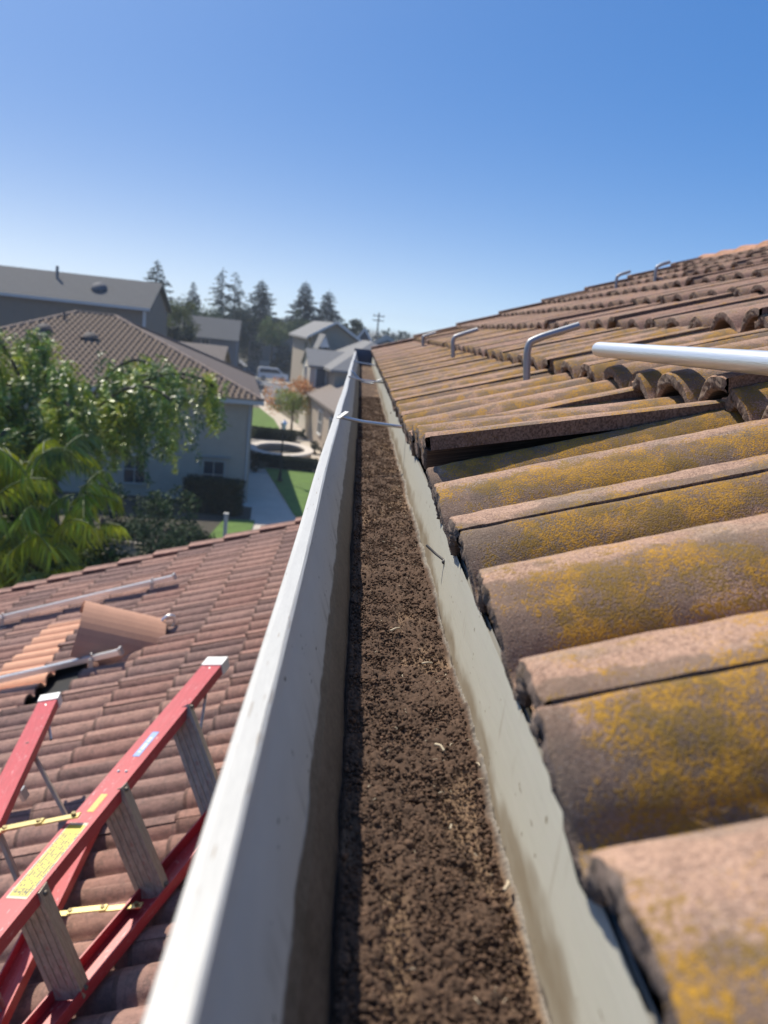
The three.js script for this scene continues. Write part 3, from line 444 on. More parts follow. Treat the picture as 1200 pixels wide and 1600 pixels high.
// foliage helpers
class Leaves { constructor() { this.p = []; this.c = []; }
  leaf(x, y, z, ux, uy, uz, L, W, col, droop = 0) { // rhombus leaf from a base along u
    let l = Math.hypot(ux, uy, uz); ux /= l; uy /= l; uz /= l; let ax = rr(-1, 1), ay = rr(-1, 1), az = rr(-1, 1); let vx = uy * az - uz * ay, vy = uz * ax - ux * az, vz = ux * ay - uy * ax; l = Math.hypot(vx, vy, vz) || 1; vx *= W / 2 / l; vy *= W / 2 / l; vz *= W / 2 / l;
    const mx = x + ux * L * .45, my = y + uy * L * .45, mz = z + uz * L * .45, ex = x + ux * L, ey = y + uy * L - droop, ez = z + uz * L;
    this.p.push(x, y, z, mx + vx, my + vy, mz + vz, ex, ey, ez, x, y, z, ex, ey, ez, mx - vx, my - vy, mz - vz);
    for (let i = 0; i < 6; i++) this.c.push(...col); }
  geo() { const g = new THREE.BufferGeometry(); g.setAttribute('position', new THREE.Float32BufferAttribute(this.p, 3)); g.setAttribute('color', new THREE.Float32BufferAttribute(this.c, 3)); g.computeVertexNormals(); return g; } }
const leafM = new THREE.MeshPhysicalMaterial({ vertexColors: true, roughness: .75, transmission: .25, thickness: 0, specularIntensity: .35, side: THREE.DoubleSide }), glossM = new THREE.MeshPhysicalMaterial({ vertexColors: true, roughness: .42, transmission: .5, thickness: 0, side: THREE.DoubleSide }), barkM = std([.11, .085, .065], .95), barkD = std([.05, .042, .036], .95);
const vary = (c, a = .35) => { const t = 1 + rr(-a, a); return [c[0] * t * (1 + rr(-.1, .1)), c[1] * t, c[2] * t]; };
function trunk(parent, h, r, mat = barkM, top = .4) { const g = new THREE.CylinderGeometry(r * top, r, h, 9, 4); g.translate(0, h / 2, 0); const p = g.attributes.position; for (let i = 0; i < p.count; i++) { const y = p.getY(i); p.setX(i, p.getX(i) + .12 * r * Math.sin(y * 1.7)); } return part('trunk', g, mat, parent); }
function conifer(x, z, topY, R, dens, label, col = [.028, .045, .034], twin = 0) {
  const H = topY - GY, t = thing('conifer_tree', label, 'tree', [x, GY, z], 0, 'tall conifers on the skyline'); const L = new Leaves();
  for (let w = 0; w <= twin; w++) {
    const ox = w ? R * .55 : 0, h = w ? H * .97 : H; const tg = new THREE.CylinderGeometry(.05, .34, h, 8, 1); tg.translate(ox, h / 2, 0); part('trunk', tg, barkD, t);
    for (let y = h * .30; y < h * .99; y += .42) { const f = (h - y) / (h * .7), rad = R * 1.35 * (.03 + .97 * Math.pow(f, .9)) * rr(.6, 1.12), nb = Math.max(5, Math.round(11 * dens));
      for (let b = 0; b < nb; b++) { if (rnd() > .55 + .4 * dens) continue; const a = rnd() * 6.283, ca = Math.cos(a), sa = Math.sin(a), r = rad * rr(.55, 1.1), ns = Math.ceil(r / .28); for (let s = 1; s <= ns; s++) { const q = s / ns * r, yy = y - q * .22 + q * q * .03; for (let m = 0; m < 3; m++) L.leaf(ox + ca * q + rr(-.12, .12), yy + rr(-.1, .1), sa * q + rr(-.12, .12), ca + rr(-.9, .9), rr(-.6, .15), sa + rr(-.9, .9), rr(.4, .75) * (.35 + .65 * Math.min(1, f * 3)), rr(.12, .24), vary(col)); } } }
  }
  part('crown', L.geo(), leafM, t); return t;
}
function broad(x, z, topY, R, RY, label, col, name = 'broadleaf_tree', n = 46, per = 70, sz = .34, group) {
  const H = topY - GY, cy = H - RY, t = thing(name, label, name.includes('shrub') || name.includes('hedge') ? 'shrub' : 'tree', [x, GY, z], 0, group), L = new Leaves();
  if (cy > .5) trunk(t, cy, .05 * R + .06, barkM, .5);
  for (let i = 0; i < n; i++) { const a = rnd() * 6.283, cp = rr(-.75, 1), sp = Math.sqrt(1 - cp * cp), k = rr(.45, .92), px = R * k * sp * Math.cos(a), py = cy + RY * k * cp, pz = R * k * sp * Math.sin(a), cr = R * rr(.16, .34); const base = vary(col, .3);
    if (i % 6 === 0 && cy > 1) { const br = bar([0, cy * .75, 0], [px, py, pz], .05, .05, V(0, 0, 1.01)); part('limb', br, barkM, t); }
    for (let m = 0; m < per; m++) { const u = rnd() * 6.283, w = rr(-1, 1), q = Math.sqrt(1 - w * w), e = cr * Math.cbrt(rnd()); L.leaf(px + e * q * Math.cos(u), py + e * w, pz + e * q * Math.sin(u), rr(-1, 1), rr(-.9, .7), rr(-1, 1), sz * rr(.6, 1.2), sz * rr(.35, .6), vary(base, .25)); } }
  part('crown', L.geo(), leafM, t); return t;
}
// skyline
conifer(-28.4, -110, 6.3, 3.4, .9, 'dark conifer rising behind the right end of the tall grey building');
conifer(-29.8, -140, 5.0, 2.6, 1, 'small pointed conifer between the grey building and the thin twin conifer');
conifer(-26.6, -150, 8.5, 4.3, .45, 'thin open twin-topped conifer with sky between its branches', [.05, .07, .055], 1);
conifer(-19.3, -150, 7.2, 5, 1.25, 'dense dark conifer right of the twin-topped one');
conifer(-11.2, -150, 7.8, 5.2, 1.4, 'broad dark conifer, left one of the close pair above the far houses', [.024, .038, .034]);
conifer(-6.7, -150, 6.6, 5, 1.2, 'right conifer of the close pair above the far houses, thinner on top', [.024, .038, .034]);
conifer(-47.5, -100, 4.0, 2.5, 1, 'dark tree top at the left edge beside the tall grey building');
const FOR = [.035, .055, .022];
broad(-21.0, -137, 1.8, 5.0, 5.4, 'large dark tree over the street in front of the distant conifers', [.030, .048, .026], 'broadleaf_tree', 80, 90, .5);
broad(-21.6, -95, 1.4, 2.9, 3.6, 'yellow green round tree beside the end of the grey building', [.13, .15, .04]);
broad(-19.6, -86, -1.0, 2.2, 3.2, 'dark round bush below the yellow green tree by the grey building', [.018, .026, .018]);
broad(-25.5, -132, 1.7, 4.6, 4, 'green tree crown below the thin twin conifer', [.065, .10, .04]);
broad(-14.4, -130, 1.0, 2.9, 3.2, 'lighter green tree between the dense conifer and the close pair', [.14, .17, .05]);
broad(-11.2, -142, 2.3, 3.0, 4, 'mid green tree left of the close conifer pair', [.09, .125, .045]);
broad(-11.6, -129, -3.6, 2.9, 3.0, 'dark tree shading the parked white vehicle', [.020, .030, .018]);
broad(-1.2, -122, 1.6, 1.9, 1.5, 'small open tree above the far rooftops near the gutter end', [.040, .05, .022], 'broadleaf_tree', 20, 50, .4);
broad(-33.5, -150, 2.4, 4.5, 4, 'green tree between the grey building and the small pointed conifer', [.04, .06, .026]);
{ // far belt of trees
  const L = new Leaves(); for (let i = 0; i < 260; i++) { const x = rr(-130, 60), z = rr(-230, -185), h = rr(7, 10.2), r = rr(2.5, 4.5); for (let m = 0; m < 60; m++) { const u = rnd() * 6.283, w = rr(-1, 1), q = Math.sqrt(1 - w * w), e = r * Math.cbrt(rnd()); L.leaf(x + e * q * Math.cos(u), GY + h - r + e * w, z + e * q * Math.sin(u), rr(-1, 1), rr(-1, 1), rr(-1, 1), 1.5, .9, vary([.03, .045, .02])); } }
  const m = new THREE.Mesh(L.geo(), leafM); m.name = 'distant_trees'; m.castShadow = m.receiveShadow = true; tag(m, 'distant belt of dark trees along the horizon', 'trees', null, 'stuff'); scene.add(m);
}
// orange autumn tree
{
  const t = thing('autumn_tree', 'orange and green autumn tree beside the path behind the round planter', 'tree', [-5.15, GY, -65.5]), L = new Leaves(); trunk(t, 2.2, .12); const aM = leafM.clone(); aM.transmission = .4; aM.thickness = 0; aM.roughness = .6;
  for (let i = 0; i < 60; i++) { const a = rnd() * 6.283, cp = rr(-.8, 1), sp = Math.sqrt(1 - cp * cp), k = rr(.35, .95), px = 2.5 * k * sp * Math.cos(a), py = 2.9 + 1.9 * k * cp, pz = 2.5 * k * sp * Math.sin(a); if (i % 5 === 0) part('limb', bar([0, 1.7, 0], [px, py, pz], .04, .04, V(0, 0, 1.01)), barkM, t); const c = py > 3.4 - .5 * px * .2 || px < -1.5 ? [.66, .34, .12] : px > 1 ? [.52, .33, .12] : [.28, .33, .07]; const b = vary(c, .3); for (let m = 0; m < 55; m++) L.leaf(px + rr(-.5, .5), py + rr(-.4, .4), pz + rr(-.5, .5), rr(-1, 1), rr(-.9, .6), rr(-1, 1), rr(.13, .26), rr(.08, .15), vary(b, .25)); }
  part('crown', L.geo(), aM, t);
}
// shrubs and hedges
const HG = 'clipped dark hedges around the planter and houses';
function hedge(x0, x1, z0, z1, h, label, col = [.020, .032, .014]) { const t = thing('hedge', label, 'hedge', [(x0 + x1) / 2, GY, (z0 + z1) / 2], 0, HG), L = new Leaves(), w = Math.abs(x1 - x0), d = Math.abs(z1 - z0), n = Math.min(9000, 900 * (w * d + (w + d) * h) | 0); for (let i = 0; i < n; i++) { const f = rnd(); let x = rr(-w / 2, w / 2), y = rr(.05, h), z = rr(-d / 2, d / 2); if (f < .45) y = h * rr(.85, 1.04); else if (f < .7) z = d / 2 * rr(.85, 1.05); else if (f < .85) x = w / 2 * (rnd() < .5 ? -1 : 1) * rr(.85, 1.05); L.leaf(x, y, z, rr(-1, 1), rr(-.6, 1), rr(-1, 1), rr(.07, .14), rr(.04, .07), vary(col)); } part('foliage', L.geo(), leafM, t); part('branches', box(w * .86, h * .86, d * .86, 0, h * .43, 0), std([.012, .016, .009], 1), t); return t; }
hedge(-6.0, -2.0, -49.4, -48.7, .75, 'long low dark hedge along the lawn in front of the round planter');
hedge(-8.0, -4.4, -61.6, -60.5, .8, 'low dark hedge on the far side of the round planter');
hedge(-7.6, -4.9, -36.6, -35.4, 1.55, 'dark clipped hedge under the ground floor window of the brown roofed house');
broad(-4.0, -63.2, -8.4, .5, .45, 'small green shrub beside the path behind the planter', [.05, .075, .02], 'shrub', 12, 60, .14);
broad(-2.3, -56.2, -8.2, .7, .55, 'dark rounded shrub under the white framed window', [.018, .026, .014], 'shrub', 14, 70, .14);
broad(-5.6, -47.3, -8.45, .6, .4, 'grey green shrub at the left end of the low hedge', [.07, .075, .05], 'shrub', 14, 60, .14);
broad(-8.0, -59.5, -8.1, .7, .6, 'round olive shrub beside the corner of the house', [.07, .08, .035], 'shrub', 14, 60, .14);
broad(-1.3, -59.0, -7.4, .8, .9, 'dark shrub against the shaded townhouse wall', [.014, .022, .012], 'shrub', 14, 60, .16);

// round planter
{
  const p = thing('round_planter', 'round concrete planter ring with pale rim beside the lawn', 'planter', [-4.75, GY, -52.6]);
  const ring = (ri, ro, y0, y1) => { const g = new THREE.LatheGeometry([[ri, y0], [ro, y0], [ro, y1 - .03], [ro - .03, y1], [ri + .03, y1], [ri, y1 - .03], [ri, y0]].map((a) => new THREE.Vector2(...a)), 64); return g; };
  const sc = (g) => g.scale(1, 1, 1.32);
  part('wall', sc(ring(1.80, 2.12, 0, .58)), std([.42, .34, .25], .9), p); part('rim', sc(ring(1.66, 2.26, .58, .74)), std([.58, .51, .43], .85), p);
  const so = new THREE.CircleGeometry(1.82, 48); so.rotateX(-Math.PI / 2); so.translate(0, .22, 0); part('soil', sc(so), darkBed, p);
}
// lamp post
{
  const l = thing('lamp_post', 'thin black lamp post with a white lantern on the lawn edge', 'street lamp', [-3.96, GY, -44.8]), bk = std([.02, .022, .022], .5, { metalness: .4 });
  part('pole', new THREE.LatheGeometry([[0, 0], [.17, 0], [.17, .10], [.11, .16], [.09, .55], [.05, .62], [.042, 3.0], [.07, 3.04], [.07, 3.1], [0, 3.1]].map((a) => new THREE.Vector2(...a)), 16), bk, l);
  const h = part('lantern', new THREE.LatheGeometry([[0, 3.1], [.10, 3.12], [.17, 3.44], [.155, 3.46], [0, 3.46]].map((a) => new THREE.Vector2(...a)), 16), std([.8, .8, .78], .25), l); part('lantern_cap', new THREE.LatheGeometry([[.20, 3.46], [.16, 3.53], [.05, 3.60], [.02, 3.68], [0, 3.69]].map((a) => new THREE.Vector2(...a)), 16), std([.75, .75, .75], .25, { metalness: .6 }), h);
}

// houses
const glassM = new THREE.MeshPhysicalMaterial({ color: new THREE.Color().setRGB(.03, .04, .05), roughness: .08, specularIntensity: 1 }), trimM = std([.33, .30, .25], .7), trimW = std([.62, .60, .56], .7);
const tri = (a, b, c) => [...a, ...b, ...c];
function polyGeo(faces) { const pos = []; for (const f of faces) for (let i = 1; i + 1 < f.length; i++) pos.push(...tri(f[0], f[i], f[i + 1])); const g = new THREE.BufferGeometry(); g.setAttribute('position', new THREE.Float32BufferAttribute(pos, 3)); g.computeVertexNormals(); return metric(g); }
function gableRoof(x0, x1, z0, z1, e, r, axis, o = .4, th = .18) { // ridge along axis; e eave height, r ridge height
  if (axis === 'x') { const m = (z0 + z1) / 2, k = (r - e) / (Math.abs(z1 - z0) / 2) * o; const A = [x0 - o, e - k, z0 - o], B = [x1 + o, e - k, z0 - o], C = [x1 + o, e - k, z1 + o], D = [x0 - o, e - k, z1 + o], E = [x0 - o, r, m], F = [x1 + o, r, m], d = (p) => [p[0], p[1] - th, p[2]]; return polyGeo([[D, C, F, E], [B, A, E, F], [d(C), d(D), d(E), d(F)], [d(A), d(B), d(F), d(E)], [D, d(D), d(C), C], [B, d(B), d(A), A], [A, d(A), d(E), E], [E, d(E), d(D), D], [C, d(C), d(F), F], [F, d(F), d(B), B]]); }
  const m = (x0 + x1) / 2, k = (r - e) / (Math.abs(x1 - x0) / 2) * o; const A = [x0 - o, e - k, z0 - o], B = [x1 + o, e - k, z0 - o], C = [x1 + o, e - k, z1 + o], D = [x0 - o, e - k, z1 + o], E = [m, r, z0 - o], F = [m, r, z1 + o], d = (p) => [p[0], p[1] - th, p[2]]; return polyGeo([[A, D, F, E], [C, B, E, F], [d(D), d(A), d(E), d(F)], [d(B), d(C), d(F), d(E)], [D, d(D), d(F), F], [F, d(F), d(C), C], [A, E, d(E), d(A)], [E, B, d(B), d(E)], [A, d(A), d(D), D], [C, d(C), d(B), B]]);
}
function hipRoof(x0, x1, z0, z1, e, r, o = .5, th = .2) { const w = x1 - x0, d = z1 - z0, k = (r - e) / (Math.min(w, d) / 2) * o, m = Math.min(w, d) / 2; const A = [x0 - o, e - k, z0 - o], B = [x1 + o, e - k, z0 - o], C = [x1 + o, e - k, z1 + o], D = [x0 - o, e - k, z1 + o], q = (p) => [p[0], p[1] - th, p[2]]; const [E, F] = w >= d ? [[x0 + m, r, (z0 + z1) / 2], [x1 - m, r, (z0 + z1) / 2]] : [[(x0 + x1) / 2, r, z0 + m], [(x0 + x1) / 2, r, z1 - m]]; const body = w >= d ? [[D, C, F, E], [B, A, E, F], [C, B, F], [A, D, E]] : [[D, C, F], [C, B, E, F], [B, A, E], [A, D, F, E]]; return polyGeo([...body, [D, q(D), q(C), C], [C, q(C), q(B), B], [B, q(B), q(A), A], [A, q(A), q(D), D], [q(A), q(B), q(C), q(D)]]); }
function gableWalls(x0, x1, z0, z1, e, r, axis) { const w = [[x0, 0, z1], [x1, 0, z1], [x1, e, z1], [x0, e, z1]]; const f = [[[x0, 0, z1], [x1, 0, z1], [x1, e, z1], [x0, e, z1]], [[x1, 0, z0], [x0, 0, z0], [x0, e, z0], [x1, e, z0]], [[x0, 0, z0], [x0, 0, z1], [x0, e, z1], [x0, e, z0]], [[x1, 0, z1], [x1, 0, z0], [x1, e, z0], [x1, e, z1]]]; const m = axis === 'x' ? (z0 + z1) / 2 : (x0 + x1) / 2; if (axis === 'x') f.push([[x0, e, z0], [x0, e, z1], [x0, r - .12, m]], [[x1, e, z1], [x1, e, z0], [x1, r - .12, m]]); else if (axis === 'z') f.push([[x0, e, z1], [x1, e, z1], [m, r - .12, z1]], [[x1, e, z0], [x0, e, z0], [m, r - .12, z0]]); return polyGeo(f); }
function window_(parent, x, y, z, w, h, face = 'z', bars = true, tm = trimM) { // face: outward axis
  const g = sub('window', parent); const B = (a, b, c, dx, dy, dz) => { const q = face === 'z' ? box(a, b, c, dx, dy, dz) : box(c, b, a, -dz, dy, dx); return q; };
  part('frame', merged([B(w + .16, .10, .10, 0, h / 2 + .04, .03), B(w + .16, .10, .14, 0, -h / 2 - .04, .05), B(.09, h, .10, -w / 2 - .035, 0, .03), B(.09, h, .10, w / 2 + .035, 0, .03), ...(bars ? [B(.045, h, .05, 0, 0, .03), B(w, .045, .05, 0, 0, .028)] : [])]), tm, g);
  part('pane', B(w, h, .02, 0, 0, .006), glassM, g); g.position.set(x, y, z); return g;
}
const stuccoG = mapped([.37, .31, .24], .15, 10, 31, .4), stuccoW = mapped([.52, .47, .40], .15, 10, 32, .4), stuccoT = mapped([.40, .33, .26], .15, 10, 33, .4), shingleG = mapped([.10, .10, .10], .35, 16, 34, .6), shingleL = mapped([.21, .205, .20], .3, 16, 36, .6), shingleB = mapped([.20, .165, .14], .35, 16, 35, .6);
// brown tiled house, mid left
{
  const h = thing('brown_roofed_house', 'grey stucco house with brown hip tile roof behind the left tree', 'house', [-5.0, GY, -38.6], .16);
  part('wall', gableWalls(-17.5, 0, -15.5, 0, 5.25, 8, null), stuccoG, h);
  const roof = part('roof', hipRoof(-17.5, 0, -15.5, 0, 5.45, 8.45, .45), std([.09, .065, .055], .95), h);
  // tile rows on the slope facing the camera: real half-round tiles
  const tg = [], W = 17.5, D = 15.5, m = D / 2, sl = (8.45 - 5.45) / m, rows = 22; const proto = new THREE.CylinderGeometry(.085, .10, 1, 5, 1, true, 0, Math.PI); proto.rotateZ(Math.PI / 2); proto.rotateY(Math.PI / 2);
  const ang = Math.atan(sl), len = Math.hypot(m + .45, (m + .45) * sl) / rows;
  for (let r = 0; r < rows; r++) { const t = (r + .5) / rows, z = .45 - t * (m + .45), y = 5.45 - .45 * sl + (.45 - z) * sl, half = (W / 2 + .45) - t * (m + .45); for (let x = -half + .12; x < half - .05; x += .30) { const g = proto.clone(); g.scale(1, .42, len * 1.04); g.rotateX(ang + .20); g.translate(-W / 2 + x, y + .055, z); tg.push(g); } const lip = box(2 * half, .075, .03, -W / 2, y - .02, z + len * .5 * Math.cos(ang)); lip.translate(0, -len * .5 * Math.sin(ang) + .04, .02); tg.push(lip); }
  const tl = part('roof_tiles', merged(tg), std([.25, .170, .112], .9), roof); tl.userData.kind = 'stuff';
  const ridge = (a, b) => part('ridge_cap', bar(a, b, .26, .14, V(0, 1, 0), .05), std([.20, .145, .115], .9), roof);
  ridge([.45, 5.32, .45], [-m, 8.5, -m]); ridge([-W - .45, 5.32, .45], [-W + m, 8.5, -m]); ridge([-m, 8.5, -m], [-W + m, 8.5, -m]); ridge([.45, 5.32, -D - .45], [-m, 8.5, -m]);
  for (const [x, z] of [[-10.9, -5.1], [-8.5, -4.6]]) { const y = 5.45 - z * sl; const v = part('roof_vent', new THREE.SphereGeometry(.42, 12, 8, 0, 6.283, 0, 1.57).scale(1, .75, 1.2).rotateX(ang).translate(x, y, z), std([.06, .05, .05], .8), roof); part('vent_lip', box(.95, .06, .8, x, y + .06, z).rotateX(0), std([.12, .09, .08], .8), v); }
  for (const [x, z] of [[-10.2, -6.6], [-10.4, -3.4]]) part('vent_pipe', new THREE.CylinderGeometry(.06, .06, .5, 8).translate(x, 5.45 - z * sl + .2, z), std([.08, .07, .07], .7), roof);
  part('fascia', box(18.5, .22, .05, -8.75, 5.16, .44), std([.48, .46, .43], .8), h); part('gutter_pipe', new THREE.CylinderGeometry(.045, .045, 5, 8).translate(-.15, 2.5, .06), std([.4, .39, .38], .7), h);
  window_(h, -7.9, 4.35, .02, 1.5, .85); window_(h, -1.75, 1.35, .02, 1.0, 1.35); window_(h, -5.55, 1.35, .02, 1.0, 1.35);
  part('window_hood', box(1.6, .06, .16, -1.75, 2.25, .09), std([.25, .24, .23], .8), h);
}
// tall grey building, back left
{
  const h = thing('tall_grey_building', 'tall three storey grey building with long plain roof at the far left', 'building', [-17.0, GY, -63], .06);
  part('wall', gableWalls(-14.5, 0, -9, 0, 9.1, 10.9, 'x'), mapped([.20, .165, .135], .12, 10, 41, .3), h);
  const rf = part('roof', gableRoof(-14.5, 0, -9, 0, 9.15, 11.2, 'x', .35), shingleG, h);
  part('fascia', box(15.2, .22, .06, -7.25, 8.95, .40), std([.5, .5, .5], .8), h); part('corner_board', box(.22, 9, .10, -.12, 4.5, .06), std([.5, .5, .5], .8), h);
  part('roof_vent', new THREE.SphereGeometry(.62, 12, 8, 0, 6.283, 0, 1.57).scale(1, .7, 1.2).rotateX(.43).translate(-4.2, 10.2, -2.2), std([.10, .10, .11], .8), rf); part('vent_pipe', new THREE.CylinderGeometry(.12, .12, 1.2, 8).translate(-7.8, 11.0, -3.3), std([.16, .16, .16], .7), rf);
  window_(h, -13.4, 7.4, .02, 1.1, 1.4); window_(h, -13.4, 4.2, .02, 1.1, 1.4);
}
// low tan roofed house beyond
{ const h = thing('tan_roofed_house', 'low house with plain tan roof slope beside the street', 'house', [-16.6, GY, -74], .04); part('wall', gableWalls(-4, 3.4, -8, 0, 4.0, 6, 'x'), stuccoT, h); part('roof', gableRoof(-4, 3.4, -8, 0, 4.05, 6.2, 'x', .4), shingleB, h); }
{ const h = thing('dark_gabled_house', 'shaded distant house with a white window below the yellow green tree', 'house', [-23.2, GY, -116], .1); part('wall', gableWalls(-5, 5, -9, 0, 5.8, 8.4, 'x'), mapped([.16, .15, .15], .15, 10, 43, .3), h); part('roof', gableRoof(-5, 5, -9, 0, 5.9, 8.6, 'x', .4), shingleG, h); window_(h, .6, 4.4, .02, 1.1, 2.0); window_(h, -2.6, 4.4, .02, .9, 1.4); window_(h, .6, 1.5, .02, 1.1, 1.4); }
{ const h = thing('pale_gabled_house', 'pale distant house with low gable behind the parked vehicles', 'house', [-15.1, GY, -136], .08); part('wall', gableWalls(-4.0, 4.2, -9, 0, 6.5, 7.9, 'z'), mapped([.22, .20, .18], .15, 10, 44, .3), h); part('roof', gableRoof(-4.0, 4.2, -9, 0, 6.5, 8.05, 'z', .5), shingleG, h); window_(h, .9, 5.2, .02, .9, 1.2); window_(h, -1.6, 5.2, .02, .9, 1.2); const g = sub('garage_door', h); part('panel', box(2.6, 2.2, .06, -.6, 1.1, .03), std([.4, .38, .36], .7), g); }
{ const h = thing('white_gabled_house', 'far house with white trimmed gable just left of the tile roof end', 'house', [1.6, GY, -96]); part('wall', gableWalls(-1.6, 5, -10, 0, 6.6, 9, 'z'), stuccoW, h); part('roof', gableRoof(-1.6, 5, -10, 0, 6.7, 8.3, 'z', .4), shingleG, h); const d = sub('gable_trim', h); for (const s of [-1, 1]) part('barge_board', bar([-1.2 + s * .95, 7.9, .5], [-1.2, 9.35, .5], .22, .12, V(0, 0, 1)), std([.75, .74, .72], .7), d); part('gable_face', polyGeo([[[-2.1, 7.9, .42], [-.3, 7.9, .42], [-1.2, 9.2, .42]]]), std([.10, .09, .09], .8), d); }
// townhouse group on the right, turned a little towards the sun
{
  const h = thing('townhouse_row', 'stepped townhouse with grey roofs and sunlit end gable across the path', 'house', [-4.0, GY, -66], .2116);
  part('wall', gableWalls(1.2, 5.6, -22, -8.6, 8.2, 9.5, 'z'), stuccoG, h); part('roof', gableRoof(1.2, 5.6, -22, -8.6, 8.25, 9.6, 'z', .5), shingleL, h);
  part('end_gable_wall', gableWalls(0, 5, -4.5, 0, 5.9, 7.0, 'x'), stuccoW, h); part('end_gable_roof', gableRoof(0, 5, -4.5, 0, 5.95, 7.15, 'x', .18), shingleL, h);
  part('front_wall', gableWalls(1.55, 9, -1, 3.2, 6.0, 7, null), stuccoG, h); part('front_roof', hipRoof(1.55, 9, -8, 3.2, 6.1, 8.3, .45), shingleL, h);
  part('wing_wall', gableWalls(0.02, 8, .1, 15, 3.75, 5.2, 'z'), stuccoT, h); part('wing_roof', gableRoof(0.02, 8, .1, 15, 3.8, 5.5, 'z', .35), shingleB, h);
  window_(h, -.02, 4.75, -2.2, 1.0, 1.7, 'x', true, trimW); window_(h, 0.0, 2.0, 12.2, 1.5, 1.7, 'x', true, trimW); window_(h, 0.0, 2.0, 7.4, 1.5, 1.7, 'x', true, trimW); window_(h, 1.18, 6.7, -11.5, 1.0, 1.4, 'x');
  const d = sub('door', h); part('panel', box(.75, 1.9, .06, .95, 4.65, .04), std([.05, .06, .08], .4), d); part('surround', merged([box(.1, 2.1, .09, .5, 4.7, .05), box(.1, 2.1, .09, 1.4, 4.7, .05), box(1.0, .12, .09, .95, 5.8, .05)]), trimW, d);
  const dm = sub('dormer', h); part('gable_face', polyGeo([[[1.3, 7.3, -4.4], [2.3, 7.3, -4.4], [1.8, 8.35, -4.4]]]), std([.62, .60, .57], .8), dm); part('dormer_roof', gableRoof(1.3, 2.3, -8, -4.45, 7.35, 8.45, 'z', .1, .08), shingleL, dm);
  for (const s of [-1, 1]) part('barge_board', bar([3.4 + s * 2.7, 8.0, -8.0], [3.4, 9.62, -8.0], .2, .12, V(0, 0, 1)), std([.6, .59, .56], .7), h);
}
// parked vehicles
function car(label, pos, turn, color, L, H, van) {
  const c = thing('parked_car', label, 'car', pos, turn, 'vehicles parked along the far street'), pm = new THREE.MeshPhysicalMaterial({ color: new THREE.Color().setRGB(...color), roughness: .35, clearcoat: 1, clearcoatRoughness: .08 });
  const w = 1.8, x = L / 2, pr = van ? [[-x, .35], [-x, H * .62], [-x + .12, H * .96], [-x + .5, H], [x - 1.7, H], [x - 1.0, H * .62], [x - .1, H * .52], [x, .35]] : [[-x, .35], [-x, .85], [-x + .5, .95], [-x + 1.0, H], [x - 2.0, H], [x - 1.25, .92], [x - .1, .75], [x, .35]];
  const ex = (pts, d, y) => { const sh = new THREE.Shape(pts.map((p) => new THREE.Vector2(...p))); const g = new THREE.ExtrudeGeometry(sh, { depth: d, bevelEnabled: true, bevelSize: .06, bevelThickness: .08, bevelSegments: 2 }); g.translate(0, 0, -d / 2); return metric(g); };
  part('body', ex(pr, w - .16), pm, c);
  const gl = van ? [[-x + .25, H * .62], [-x + .3, H * .9], [x - 1.75, H * .9], [x - 1.2, H * .62]] : [[-x + .75, .95], [-x + 1.1, H - .1], [x - 2.05, H - .1], [x - 1.45, .95]];
  part('side_windows', ex(gl, w - .10), glassM, c);
  part('windscreen', bar([x - (van ? 1.62 : 1.92), H - .08, 0], [x - (van ? 1.0 : 1.28), H * .64, 0], w - .3, .05, V(0, 1, 0)), glassM, c);
  for (const sx of [-x + .85, x - .9]) for (const s of [-1, 1]) { const t = part('wheel', new THREE.TorusGeometry(.24, .10, 8, 18).translate(sx, .34, s * (w / 2 - .06)), std([.02, .02, .02], .9), c); part('rim', new THREE.CylinderGeometry(.2, .2, .08, 14).rotateX(Math.PI / 2).translate(sx, .34, s * (w / 2 - .04)), MET(.6, .6, .6, .4), t); }
  for (const s of [-1, 1]) part('headlight', box(.10, .14, .34, x - .02, .68, s * .6, .02), std([.8, .8, .8], .15), c);
  return c;
}
car('white van parked in tree shade at the right of the street', [-13.2, GY, -123], .2, [.62, .63, .64], 4.7, 1.9, true);
car('dark car parked farther up the street beside the dark tree', [-20.6, GY, -134], -.5, [.03, .035, .04], 4.4, 1.42, false);
car('dark grey car on the street just above the brown roof corner', [-13.9, GY, -100], .9, [.07, .075, .08], 4.5, 1.6, true);
// utility pole
{ const p = thing('utility_pole', 'distant utility pole with crossarms above the gutter end', 'utility pole', [3.0, GY, -150]), m = std([.16, .13, .11], .9); part('pole', new THREE.CylinderGeometry(.13, .2, 12.6, 8).translate(0, 6.3, 0), m, p); for (const y of [11.2, 12.0]) part('crossarm', box(2.2, .16, .14, 0, y, .1), m, p); for (const x of [-.9, .9]) part('insulator', new THREE.CylinderGeometry(.06, .08, .3, 6).translate(x, 12.2, .1), std([.3, .28, .26], .4), p); }

